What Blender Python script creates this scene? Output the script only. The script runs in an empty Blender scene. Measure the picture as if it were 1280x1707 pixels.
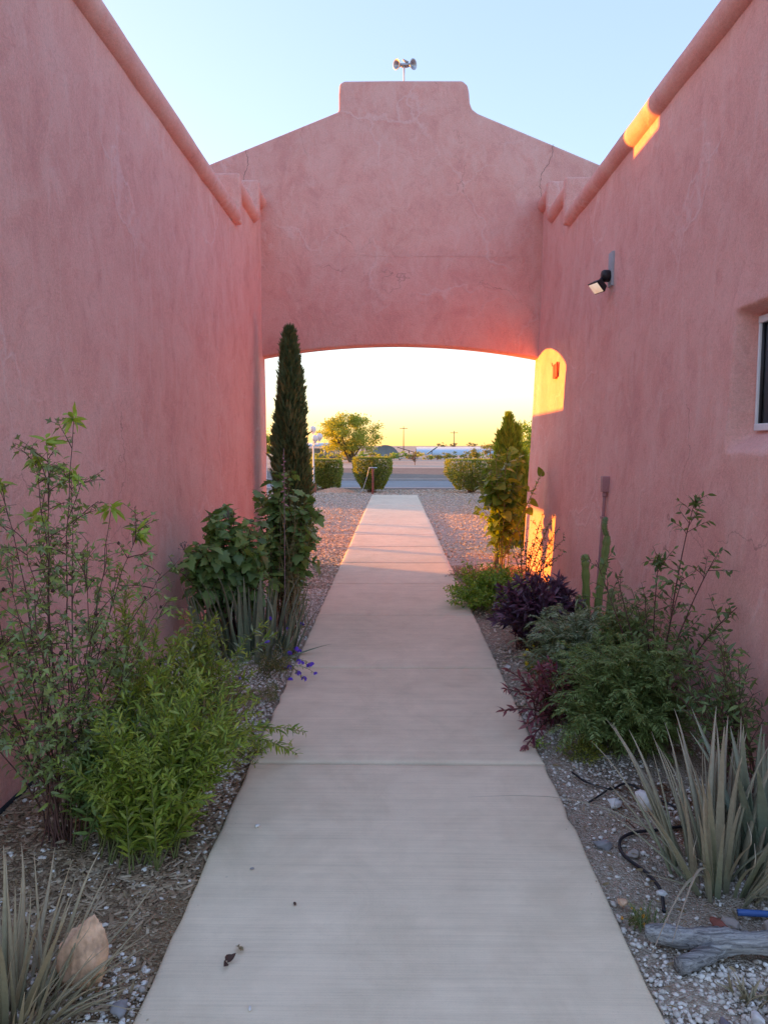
import bpy, bmesh, math, random
import numpy as np
from mathutils import Matrix, Vector, noise as mnoise

SC = bpy.context.scene
COL = SC.collection
R = math.radians

# ------------------------------------------------------------------ camera
cam = bpy.data.cameras.new('camera')
cam_o = bpy.data.objects.new('camera', cam)
COL.objects.link(cam_o)
cam.sensor_fit = 'VERTICAL'
cam.sensor_height = 36.0
cam.sensor_width = 27.0
cam.lens = 1220.0 / 1707.0 * 36.0
cam.clip_start = 0.05
cam.clip_end = 6000
cam_o.location = (0, 0, 1.55)
cam_o.rotation_euler = (R(90) - math.atan(110.5 / 1220), 0, math.atan(17 / 1220))
SC.camera = cam_o

# ------------------------------------------------------------------ sky, sun, exposure
SUN_EL = R(4.0)
SUN_H = Vector((-0.890, 0.456, 0)).normalized()          # towards the sun, horizontally
SUN_AZ = math.atan2(SUN_H.x, SUN_H.y)                    # from +Y, clockwise
world = bpy.data.worlds.new('World')
SC.world = world
world.use_nodes = True
wn = world.node_tree
wn.nodes.clear()
sky = wn.nodes.new('ShaderNodeTexSky')
sky.sky_type = 'NISHITA'
sky.sun_disc = False
sky.sun_elevation = SUN_EL
sky.sun_rotation = SUN_AZ
sky.altitude = 400
sky.air_density = 0.88
sky.dust_density = 0.9
sky.ozone_density = 2.6
bg = wn.nodes.new('ShaderNodeBackground')
bg.inputs['Strength'].default_value = 0.15
wo = wn.nodes.new('ShaderNodeOutputWorld')
# phone-camera style compression of the sky's range: colour kept, luminance raised to a low power, everywhere alike
bw = wn.nodes.new('ShaderNodeRGBToBW')
pw = wn.nodes.new('ShaderNodeMath'); pw.operation = 'POWER'; pw.inputs[1].default_value = -0.50
ml = wn.nodes.new('ShaderNodeVectorMath'); ml.operation = 'SCALE'
wn.links.new(sky.outputs[0], bw.inputs[0])
wn.links.new(bw.outputs[0], pw.inputs[0])
wn.links.new(sky.outputs[0], ml.inputs[0])
wn.links.new(pw.outputs[0], ml.inputs['Scale'])
wn.links.new(ml.outputs[0], bg.inputs[0])
wn.links.new(bg.outputs[0], wo.inputs[0])

sun = bpy.data.lights.new('sun', 'SUN')
sun.energy = 2.0
sun.angle = R(0.5)
sun.color = (1.0, 0.44, 0.055)
sun_o = bpy.data.objects.new('sun', sun)
COL.objects.link(sun_o)
to_sun = SUN_H * math.cos(SUN_EL) + Vector((0, 0, math.sin(SUN_EL)))
sun_o.rotation_euler = to_sun.to_track_quat('Z', 'Y').to_euler()
sun_o.location = (-20, 12, 8)

SC.view_settings.view_transform = 'Standard'
SC.view_settings.look = 'None'
SC.view_settings.exposure = 2.78
SC.view_settings.gamma = 1.0
SC.view_settings.use_white_balance = True
SC.view_settings.white_balance_temperature = 9300
SC.view_settings.white_balance_tint = 34
SC.view_settings.use_curve_mapping = False
SC.cycles.max_bounces = 8
SC.cycles.diffuse_bounces = 6
SC.cycles.transmission_bounces = 6
SC.cycles.caustics_reflective = False
SC.cycles.caustics_refractive = False
SC.cycles.use_denoising = True

# ------------------------------------------------------------------ materials
class NT:
    def __init__(s, name):
        s.m = bpy.data.materials.new(name)
        s.m.use_nodes = True
        s.t = s.m.node_tree
        s.t.nodes.clear()
        s.out = s.n('ShaderNodeOutputMaterial')
    def n(s, typ, **kw):
        nd = s.t.nodes.new(typ)
        for k, v in kw.items():
            setattr(nd, k, v)
        return nd
    def l(s, a, b):
        s.t.links.new(a, b)
    def coord(s, kind='Object', scale=(1, 1, 1)):
        tc = s.n('ShaderNodeTexCoord')
        mp = s.n('ShaderNodeMapping')
        mp.inputs['Scale'].default_value = scale
        s.l(tc.outputs[kind], mp.inputs['Vector'])
        return mp.outputs[0]
    def noise(s, vec, scale, detail=4, rough=0.55, dist=0.0):
        nd = s.n('ShaderNodeTexNoise')
        nd.inputs['Scale'].default_value = scale
        nd.inputs['Detail'].default_value = detail
        nd.inputs['Roughness'].default_value = rough
        nd.inputs['Distortion'].default_value = dist
        if vec is not None:
            s.l(vec, nd.inputs['Vector'])
        return nd.outputs['Fac']
    def vor(s, vec, scale, feature='F1', out='Distance'):
        nd = s.n('ShaderNodeTexVoronoi')
        nd.feature = feature
        nd.inputs['Scale'].default_value = scale
        if vec is not None:
            s.l(vec, nd.inputs['Vector'])
        return nd.outputs[out]
    def ramp(s, fac, stops):
        nd = s.n('ShaderNodeValToRGB')
        el = nd.color_ramp.elements
        while len(el) < len(stops):
            el.new(0.5)
        for e, (p, c) in zip(el, stops):
            e.position = p
            e.color = (c[0], c[1], c[2], 1) if len(c) == 3 else c
        s.l(fac, nd.inputs[0])
        return nd.outputs[0]
    def mix(s, fac, a, b, mode='MIX'):
        nd = s.n('ShaderNodeMix', data_type='RGBA', blend_type=mode)
        for i, v in ((0, fac), (6, a), (7, b)):
            if isinstance(v, (int, float)):
                nd.inputs[i].default_value = v
            elif isinstance(v, (tuple, list)):
                nd.inputs[i].default_value = (*v[:3], 1)
            else:
                s.l(v, nd.inputs[i])
        return nd.outputs[2]
    def math(s, op, a, b=None):
        nd = s.n('ShaderNodeMath', operation=op)
        for i, v in ((0, a), (1, b)):
            if v is None:
                continue
            if isinstance(v, (int, float)):
                nd.inputs[i].default_value = v
            else:
                s.l(v, nd.inputs[i])
        return nd.outputs[0]
    def bump(s, h, strength=0.3, dist=0.01, normal=None):
        nd = s.n('ShaderNodeBump')
        nd.inputs['Strength'].default_value = strength
        nd.inputs['Distance'].default_value = dist
        s.l(h, nd.inputs['Height'])
        if normal is not None:
            s.l(normal, nd.inputs['Normal'])
        return nd.outputs[0]
    def bsdf(s, col, rough=0.8, metal=0.0, normal=None, spec=0.3, emit=None, estr=0.0, link=True, alpha=None):
        b = s.n('ShaderNodeBsdfPrincipled')
        for k, v in (('Base Color', col), ('Roughness', rough), ('Metallic', metal), ('Specular IOR Level', spec)):
            if isinstance(v, (int, float)):
                b.inputs[k].default_value = v
            elif isinstance(v, (tuple, list)):
                b.inputs[k].default_value = (*v[:3], 1)
            else:
                s.l(v, b.inputs[k])
        if normal is not None:
            s.l(normal, b.inputs['Normal'])
        if emit is not None:
            b.inputs['Emission Color'].default_value = (*emit, 1)
            b.inputs['Emission Strength'].default_value = estr
        if link:
            s.l(b.outputs[0], s.out.inputs[0])
        return b.outputs[0]

M = {}

def plain(name, col, rough=0.6, metal=0.0, var=0.15, scale=30, bump=0.1, spec=0.3):
    t = NT(name)
    v = t.coord()
    n = t.noise(v, scale, 5)
    c = t.ramp(n, [(0.25, [x * (1 - var) for x in col]), (0.75, [min(1, x * (1 + var)) for x in col])])
    t.bsdf(c, rough, metal, t.bump(n, bump, 0.005) if bump else None, spec)
    M[name] = t.m
    return t.m

def stucco(name, tone=(1, 1, 1)):
    t = NT(name)
    v = t.coord()
    big = t.noise(v, 0.9, 6, 0.65, 0.8)
    patch = t.noise(t.coord(scale=(1, 1, 0.75)), 3.2, 9, 0.70, 0.7)
    drip = t.noise(t.coord(scale=(4.0, 4.0, 1.5)), 1.4, 8, 0.72, 0.8)
    med = t.noise(v, 9, 8, 0.72, 0.6)
    fine = t.noise(v, 70, 6, 0.8)
    grain = t.noise(v, 260, 2, 0.6)
    T = lambda c: [a * b for a, b in zip(c, tone)]
    base = t.ramp(big, [(0.3, T((0.79, 0.35, 0.30))), (0.52, T((0.845, 0.40, 0.348))), (0.72, T((0.875, 0.455, 0.40)))])
    pale = t.ramp(patch, [(0.46, (0, 0, 0)), (0.66, (1, 1, 1))])
    base = t.mix(t.math('MULTIPLY', pale, 0.42), base, T((0.89, 0.54, 0.475)))
    dk = t.ramp(patch, [(0.32, (1, 1, 1)), (0.46, (0, 0, 0))])
    base = t.mix(t.math('MULTIPLY', dk, 0.38), base, T((0.66, 0.26, 0.235)))
    dr = t.ramp(drip, [(0.52, (0, 0, 0)), (0.68, (1, 1, 1))])
    base = t.mix(t.math('MULTIPLY', dr, 0.40), base, T((0.90, 0.58, 0.52)))
    dd = t.ramp(med, [(0.32, (1, 1, 1)), (0.46, (0, 0, 0))])
    base = t.mix(t.math('MULTIPLY', dd, 0.32), base, T((0.64, 0.25, 0.23)))
    # trowelled-over cracks: thin pale raised lines, and a few open hairlines
    def veins(scale, wob, off, width, lo, hi):
        w = t.n('ShaderNodeTexNoise'); w.inputs['Scale'].default_value = 1.9; w.inputs['Detail'].default_value = 6
        t.l(v, w.inputs['Vector'])
        vv = t.n('ShaderNodeVectorMath', operation='MULTIPLY_ADD')
        t.l(w.outputs['Color'], vv.inputs[0]); vv.inputs[1].default_value = (wob, wob, wob)
        mp = t.coord(); mp.node.inputs['Location'].default_value = (off, off * 2, off * 3)
        t.l(mp, vv.inputs[2])
        edge = t.vor(vv.outputs[0], scale, 'DISTANCE_TO_EDGE')
        ln = t.ramp(edge, [(0.0, (1, 1, 1)), (width, (0, 0, 0))])
        gate = t.ramp(t.noise(mp, 0.75, 3), [(lo, (0, 0, 0)), (hi, (1, 1, 1))])
        return t.mix(1.0, ln, gate, 'MULTIPLY')
    line = veins(0.75, 0.9, 0.0, 0.020, 0.44, 0.56)
    hair = veins(0.6, 1.1, 3.3, 0.004, 0.55, 0.60)
    base = t.mix(t.math('MULTIPLY', line, 0.42), base, T((0.90, 0.60, 0.56)))
    base = t.mix(t.math('MULTIPLY', hair, 0.65), base, T((0.42, 0.17, 0.15)))
    g1 = t.ramp(fine, [(0.28, (0.87, 0.85, 0.85)), (0.72, (1.16, 1.16, 1.16))])
    base = t.mix(1.0, base, g1, 'MULTIPLY')
    g2 = t.ramp(grain, [(0.30, (0.90, 0.89, 0.89)), (0.70, (1.12, 1.12, 1.12))])
    base = t.mix(1.0, base, g2, 'MULTIPLY')
    nb = t.bump(grain, 0.6, 0.002)
    nb = t.bump(fine, 0.8, 0.006, nb)
    nb = t.bump(med, 0.35, 0.02, nb)
    nb = t.bump(patch, 0.35, 0.05, nb)
    nb = t.bump(line, 0.5, 0.006, nb)
    t.bsdf(base, 0.9, 0, nb, 0.15)
    M[name] = t.m
    return t.m

def leafmat(name, stops, trans=0.35, rough=0.45, obj=False, tcol=None, spec=0.35):
    t = NT(name)
    if obj:
        oi = t.n('ShaderNodeObjectInfo')
        f = oi.outputs['Random']
    else:
        at = t.n('ShaderNodeAttribute', attribute_name='rnd')
        f = at.outputs['Fac']
    k = len(stops)
    c = t.ramp(f, [(i / max(1, k - 1), s) for i, s in enumerate(stops)])
    n = t.noise(t.coord(), 60, 3)
    c = t.mix(0.5, c, t.ramp(n, [(0.3, (0.75, 0.75, 0.75)), (0.7, (1.2, 1.2, 1.2))]), 'MULTIPLY')
    b = t.bsdf(c, rough, 0, None, spec, link=False)
    tr = t.n('ShaderNodeBsdfTranslucent')
    tc = t.mix(1.0, c, tcol or (1.3, 1.25, 0.6), 'MULTIPLY')
    t.l(tc, tr.inputs[0])
    ms = t.n('ShaderNodeMixShader')
    ms.inputs[0].default_value = trans
    t.l(b, ms.inputs[1])
    t.l(tr.outputs[0], ms.inputs[2])
    t.l(ms.outputs[0], t.out.inputs[0])
    M[name] = t.m
    return t.m

stucco('stucco_left')
stucco('stucco_right')
stucco('stucco_gate', (0.97, 0.97, 0.97))
plain('bark', (0.16, 0.11, 0.075), 0.9, 0, 0.35, 25, 0.5)
plain('straw_stem', (0.34, 0.26, 0.14), 0.8, 0, 0.3, 40, 0.2)
plain('green_stem', (0.13, 0.15, 0.045), 0.7, 0, 0.3, 30, 0.1)
plain('red_stem', (0.13, 0.055, 0.045), 0.75, 0, 0.3, 30, 0.1)
plain('white_paint', (0.78, 0.78, 0.75), 0.45, 0, 0.05, 20, 0.03)
plain('frame_white', (0.72, 0.74, 0.76), 0.35, 0, 0.04, 20, 0.02)
plain('black_plastic', (0.018, 0.018, 0.022), 0.4, 0, 0.2, 30, 0.05)
plain('galvanised', (0.42, 0.45, 0.48), 0.42, 0.7, 0.12, 25, 0.05)
plain('grey_paint', (0.36, 0.40, 0.43), 0.55, 0.0, 0.1, 20, 0.03)
plain('conduit_paint', (0.44, 0.20, 0.205), 0.55, 0, 0.12, 25, 0.06)
plain('roof_felt', (0.30, 0.27, 0.25), 0.9, 0, 0.2, 8, 0.3)
plain('crack_dark', (0.16, 0.08, 0.075), 0.95, 0, 0.3, 40, 0)
plain('soil_dark', (0.10, 0.07, 0.05), 0.95, 0, 0.3, 40, 0.4)
plain('terracotta', (0.42, 0.13, 0.075), 0.8, 0, 0.15, 30, 0.2)
plain('brick_red', (0.33, 0.12, 0.08), 0.85, 0, 0.25, 20, 0.3)
plain('post_red', (0.26, 0.075, 0.06), 0.6, 0, 0.2, 20, 0.1)
plain('blockwall', (0.66, 0.68, 0.70), 0.85, 0, 0.08, 12, 0.2)
plain('sun_blocker_wood', (0.24, 0.15, 0.09), 0.85, 0, 0.25, 14, 0.3)
plain('tyre', (0.05, 0.045, 0.04), 0.85, 0, 0.3, 30, 0.2)
plain('alloy', (0.6, 0.58, 0.54), 0.35, 0.6, 0.06, 20, 0.02)
plain('globe_white', (0.80, 0.77, 0.72), 0.3, 0, 0.03, 10, 0)
plain('panel_dark', (0.02, 0.025, 0.035), 0.25, 0, 0.2, 5, 0)
plain('pale_blue_sheet', (0.42, 0.55, 0.62), 0.5, 0, 0.1, 2, 0)
plain('hoop_cover', (0.26, 0.32, 0.34), 0.6, 0, 0.1, 2, 0)
plain('petal_purple', (0.16, 0.06, 0.55), 0.6, 0, 0.3, 50, 0)
plain('petal_yellow', (0.75, 0.52, 0.03), 0.6, 0, 0.2, 50, 0)
plain('petal_orange', (0.7, 0.25, 0.02), 0.6, 0, 0.2, 50, 0)
plain('petal_pink', (0.50, 0.22, 0.26), 0.6, 0, 0.2, 50, 0)
plain('seed_brown', (0.07, 0.03, 0.022), 0.7, 0, 0.3, 50, 0.1)
plain('umbel', (0.22, 0.13, 0.13), 0.8, 0, 0.3, 60, 0.1)
plain('rock_red', (0.68, 0.37, 0.235), 0.9, 0, 0.5, 28, 1.0)
plain('rock_white', (0.62, 0.59, 0.56), 0.9, 0, 0.2, 25, 0.5)
plain('rock_grey', (0.26, 0.24, 0.24), 0.85, 0, 0.25, 25, 0.4)
plain('rock_mauve', (0.17, 0.14, 0.165), 0.7, 0, 0.3, 20, 0.3)
plain('rock_tan', (0.36, 0.29, 0.25), 0.85, 0, 0.25, 20, 0.4)
plain('shard_red', (0.30, 0.085, 0.06), 0.8, 0, 0.2, 30, 0.2)
plain('blue_tube', (0.02, 0.13, 0.36), 0.25, 0, 0.1, 20, 0)
plain('red_art', (0.45, 0.07, 0.035), 0.6, 0, 0.25, 60, 0.1)
plain('dry_leaf', (0.20, 0.11, 0.06), 0.8, 0, 0.4, 60, 0.1)

def m_glass():
    t = NT('window_glass')
    t.bsdf((0.18, 0.225, 0.245), 0.05, 0, None, 0.9)
    M['window_glass'] = t.m
    t = NT('carglass')
    t.bsdf((0.02, 0.022, 0.025), 0.05, 0, None, 0.6)
    M['carglass'] = t.m
    t = NT('car_white')
    b = t.bsdf((0.72, 0.70, 0.66), 0.3, 0, None, 0.5)
    M['car_white'] = t.m
    t = NT('lamp_lens')
    t.bsdf((0.85, 0.82, 0.72), 0.2, 0, None, 0.5, emit=(1.0, 0.93, 0.75), estr=0.06)
    M['lamp_lens'] = t.m
m_glass()

def m_concrete():
    t = NT('concrete')
    v = t.coord()
    big = t.noise(v, 0.9, 5, 0.6, 0.4)
    med = t.noise(v, 6, 6, 0.65, 0.3)
    broom = t.noise(t.coord(scale=(1.6, 120, 1)), 1.0, 5, 0.7, 0.35)
    broom2 = t.noise(t.coord(scale=(0.7, 28, 1)), 1.0, 3, 0.6, 0.3)
    fine = t.noise(v, 220, 3, 0.7)
    c = t.ramp(big, [(0.3, (0.72, 0.565, 0.405)), (0.7, (0.82, 0.655, 0.48))])
    c = t.mix(0.5, c, t.ramp(med, [(0.3, (0.86, 0.85, 0.84)), (0.7, (1.08, 1.08, 1.08))]), 'MULTIPLY')
    c = t.mix(0.55, c, t.ramp(broom, [(0.30, (0.84, 0.83, 0.82)), (0.55, (1.05, 1.05, 1.05))]), 'MULTIPLY')
    c = t.mix(0.3, c, t.ramp(broom2, [(0.30, (0.84, 0.83, 0.82)), (0.6, (1.04, 1.04, 1.04))]), 'MULTIPLY')
    c = t.mix(0.4, c, t.ramp(fine, [(0.28, (0.7, 0.7, 0.7)), (0.45, (1.02, 1.02, 1.02))]), 'MULTIPLY')
    blot = t.ramp(t.noise(v, 2.6, 7, 0.7, 1.0), [(0.36, (0.80, 0.77, 0.73)), (0.52, (1.0, 1.0, 1.0)), (0.68, (1.06, 1.05, 1.04))])
    c = t.mix(0.32, c, blot, 'MULTIPLY')
    spot = t.ramp(t.vor(v, 9), [(0.03, (1, 1, 1)), (0.055, (0, 0, 0))])
    sg = t.ramp(t.noise(v, 2.3, 2), [(0.55, (0, 0, 0)), (0.62, (1, 1, 1))])
    spot = t.mix(1.0, spot, sg, 'MULTIPLY')
    c = t.mix(t.math('MULTIPLY', spot, 0.5), c, (0.16, 0.14, 0.12))
    nb = t.bump(broom, 0.35, 0.003)
    nb = t.bump(fine, 0.25, 0.0015, nb)
    t.bsdf(c, 0.85, 0, nb, 0.25)
    M['concrete'] = t.m
m_concrete()

def m_ground(name, cols, sc1, sc2, bump=0.5, cell=None, cellcols=None):
    t = NT(name)
    v = t.coord()
    a = t.noise(v, sc1, 6, 0.65, 0.3)
    b = t.noise(v, sc2, 5, 0.7)
    k = len(cols)
    c = t.ramp(a, [(0.3 + 0.4 * i / (k - 1), x) for i, x in enumerate(cols)])
    c = t.mix(0.6, c, t.ramp(b, [(0.3, (0.65, 0.65, 0.65)), (0.7, (1.2, 1.2, 1.2))]), 'MULTIPLY')
    h = b
    if cell:
        cc = t.n('ShaderNodeTexVoronoi')
        cc.inputs['Scale'].default_value = cell
        t.l(v, cc.inputs['Vector'])
        sep = t.n('ShaderNodeSeparateColor')
        t.l(cc.outputs['Color'], sep.inputs[0])
        pc = t.ramp(sep.outputs[0], [(i / (len(cellcols) - 1), x) for i, x in enumerate(cellcols)])
        c = t.mix(0.65, c, pc)
        h = t.math('MULTIPLY', cc.outputs['Distance'], -1.0)
    nb = t.bump(h, bump, 0.02)
    t.bsdf(c, 0.95, 0, nb, 0.15)
    M[name] = t.m
m_ground('desert', [(0.46, 0.32, 0.24), (0.54, 0.40, 0.31), (0.50, 0.37, 0.28)], 0.08, 3.0, 0.4)
m_ground('bed_soil', [(0.36, 0.255, 0.175), (0.45, 0.335, 0.245), (0.52, 0.41, 0.32)], 3.0, 45, 0.8, 120, [(0.28, 0.195, 0.135), (0.45, 0.34, 0.255), (0.62, 0.52, 0.43)])
m_ground('bed_mulch', [(0.24, 0.14, 0.08), (0.35, 0.22, 0.13), (0.44, 0.30, 0.19)], 4.0, 50, 0.9, 110, [(0.18, 0.10, 0.055), (0.36, 0.225, 0.13), (0.52, 0.37, 0.25)])
m_ground('yard_gravel', [(0.48, 0.37, 0.28), (0.56, 0.44, 0.35)], 0.8, 20, 0.8, 38, [(0.22, 0.16, 0.13), (0.40, 0.31, 0.25), (0.58, 0.49, 0.42)])
m_ground('asphalt', [(0.25, 0.25, 0.25), (0.31, 0.31, 0.31)], 0.6, 30, 0.3)
m_ground('shaded_verge', [(0.22, 0.16, 0.13), (0.28, 0.21, 0.17)], 0.35, 4, 0.4)  # brown soil, darkened to stand for shade
m_ground('kerb_concrete', [(0.36, 0.33, 0.30), (0.42, 0.39, 0.36)], 1.5, 20, 0.3)

def m_stones(name, stops, rough=0.85):
    t = NT(name)
    at = t.n('ShaderNodeAttribute', attribute_name='rnd')
    k = len(stops)
    c = t.ramp(at.outputs['Fac'], [(i / (k - 1), s) for i, s in enumerate(stops)])
    n = t.noise(t.coord(), 120, 4)
    c = t.mix(0.6, c, t.ramp(n, [(0.3, (0.75, 0.75, 0.75)), (0.7, (1.15, 1.15, 1.15))]), 'MULTIPLY')
    t.bsdf(c, rough, 0, t.bump(n, 0.3, 0.003), 0.2)
    M[name] = t.m
m_stones('gravel_white', [(0.36, 0.28, 0.22), (0.60, 0.52, 0.44), (0.78, 0.71, 0.62), (0.86, 0.81, 0.73)])
m_stones('gravel_pink', [(0.34, 0.24, 0.165), (0.54, 0.405, 0.29), (0.68, 0.545, 0.42), (0.78, 0.69, 0.57)])
m_stones('chips', [(0.16, 0.095, 0.06), (0.33, 0.205, 0.125), (0.48, 0.33, 0.215), (0.60, 0.46, 0.33)])
m_stones('needles_dry', [(0.14, 0.06, 0.035), (0.24, 0.11, 0.06), (0.3, 0.17, 0.09)])

leafmat('lf_lime', [(0.10, 0.17, 0.03), (0.17, 0.27, 0.045), (0.26, 0.36, 0.06), (0.38, 0.43, 0.09), (0.22, 0.33, 0.05), (0.34, 0.36, 0.12)], 0.4)
leafmat('lf_bluegreen', [(0.110, 0.220, 0.073), (0.183, 0.317, 0.104), (0.293, 0.415, 0.134)], 0.35)
leafmat('lf_cotton', [(0.194, 0.253, 0.127), (0.253, 0.336, 0.142), (0.298, 0.417, 0.089), (0.357, 0.506, 0.074)], 0.35)
leafmat('lf_big', [(0.104, 0.201, 0.082), (0.156, 0.283, 0.104), (0.223, 0.350, 0.104)], 0.3, obj=True)
leafmat('lf_vine', [(0.13, 0.21, 0.04), (0.20, 0.29, 0.05), (0.32, 0.39, 0.07)], 0.4, obj=True)
leafmat('lf_basil', [(0.134, 0.260, 0.045), (0.223, 0.387, 0.060), (0.327, 0.492, 0.082)], 0.35)
leafmat('lf_khaki', [(0.146, 0.146, 0.061), (0.232, 0.220, 0.085), (0.317, 0.268, 0.122)], 0.3)
leafmat('lf_purple', [(0.065, 0.026, 0.05), (0.11, 0.045, 0.08), (0.18, 0.09, 0.125)], 0.2, 0.4, tcol=(1.3, 0.7, 1.0))
leafmat('lf_redpurple', [(0.15, 0.03, 0.045), (0.24, 0.055, 0.07), (0.32, 0.13, 0.12)], 0.25, 0.45, tcol=(1.4, 0.6, 0.7))
leafmat('lf_feather', [(0.104, 0.171, 0.049), (0.165, 0.250, 0.079), (0.244, 0.329, 0.122)], 0.3)
leafmat('lf_silver', [(0.171, 0.232, 0.134), (0.256, 0.329, 0.195), (0.378, 0.439, 0.281)], 0.25)
leafmat('lf_dark', [(0.082, 0.134, 0.052), (0.120, 0.201, 0.074), (0.185, 0.268, 0.096)], 0.3)
leafmat('lf_yellowgreen', [(0.195, 0.220, 0.037), (0.293, 0.305, 0.055), (0.366, 0.366, 0.073)], 0.35)
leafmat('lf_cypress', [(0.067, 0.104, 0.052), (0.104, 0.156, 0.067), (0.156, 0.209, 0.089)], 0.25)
leafmat('lf_cypress_warm', [(0.073, 0.091, 0.030), (0.122, 0.140, 0.043), (0.171, 0.177, 0.061)], 0.3)
leafmat('lf_hedge', [(0.146, 0.207, 0.055), (0.244, 0.305, 0.073), (0.378, 0.403, 0.104)], 0.45)
leafmat('lf_paloverde', [(0.244, 0.293, 0.061), (0.366, 0.415, 0.085), (0.488, 0.512, 0.122)], 0.5)
leafmat('lf_desertbush', [(0.149, 0.194, 0.045), (0.253, 0.268, 0.067), (0.357, 0.327, 0.089)], 0.3)
leafmat('lf_dryleaf', [(0.22, 0.14, 0.08), (0.32, 0.22, 0.13), (0.40, 0.30, 0.19)], 0.3)

def m_aloe(name, base, mid, tip, alt):
    t = NT(name)
    at = t.n('ShaderNodeAttribute', attribute_name='rnd')     # runs along the leaf
    oi = t.n('ShaderNodeObjectInfo')
    c = t.ramp(at.outputs['Fac'], [(0.0, base), (0.45, mid), (0.95, tip)])
    c = t.mix(t.math('MULTIPLY', oi.outputs['Random'], 0.75), c, alt)
    n = t.noise(t.coord(scale=(1, 1, 1)), 22, 5, 0.6, 0.5)
    c = t.mix(0.55, c, t.ramp(n, [(0.3, (0.72, 0.70, 0.68)), (0.7, (1.15, 1.15, 1.15))]), 'MULTIPLY')
    blot = t.ramp(t.noise(t.coord(), 9, 4, 0.7), [(0.58, (0, 0, 0)), (0.72, (1, 1, 1))])
    c = t.mix(t.math('MULTIPLY', blot, 0.4), c, (0.26, 0.17, 0.12))
    t.bsdf(c, 0.5, 0, t.bump(n, 0.15, 0.003), 0.35)
    M[name] = t.m
m_aloe('aloe_grey', (0.20, 0.24, 0.14), (0.28, 0.275, 0.185), (0.36, 0.275, 0.20), (0.34, 0.265, 0.19))
m_aloe('aloe_green', (0.13, 0.20, 0.13), (0.17, 0.235, 0.15), (0.26, 0.24, 0.16), (0.22, 0.21, 0.13))
m_aloe('aloe_brown', (0.24, 0.225, 0.13), (0.31, 0.265, 0.165), (0.42, 0.32, 0.21), (0.34, 0.24, 0.15))
m_aloe('aloe_blue', (0.101, 0.209, 0.155), (0.176, 0.270, 0.203), (0.257, 0.257, 0.176), (0.230, 0.216, 0.149))
m_aloe('aloe_red', (0.176, 0.176, 0.108), (0.270, 0.176, 0.121), (0.324, 0.149, 0.108), (0.270, 0.135, 0.095))
m_aloe('cactus_skin', (0.121, 0.216, 0.081), (0.149, 0.257, 0.081), (0.135, 0.243, 0.121), (0.216, 0.284, 0.068))

def m_log():
    t = NT('weathered_log')
    v = t.coord(scale=(1.6, 22, 22))
    n = t.noise(v, 2.6, 9, 0.72, 1.2)
    c = t.ramp(n, [(0.30, (0.05, 0.045, 0.045)), (0.43, (0.22, 0.215, 0.215)), (0.56, (0.46, 0.455, 0.45)), (0.75, (0.66, 0.655, 0.65))])
    t.bsdf(c, 0.9, 0, t.bump(n, 1.0, 0.02), 0.2)
    M['weathered_log'] = t.m
m_log()

# ------------------------------------------------------------------ geometry helpers
def nrm(a):
    a = np.asarray(a, float)
    return a / np.maximum(1e-9, np.linalg.norm(a, axis=-1, keepdims=True))

def wloc(o):
    v = Vector((0, 0, 0))
    while o is not None:
        v = v + o.location
        o = o.parent
    return v

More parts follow.
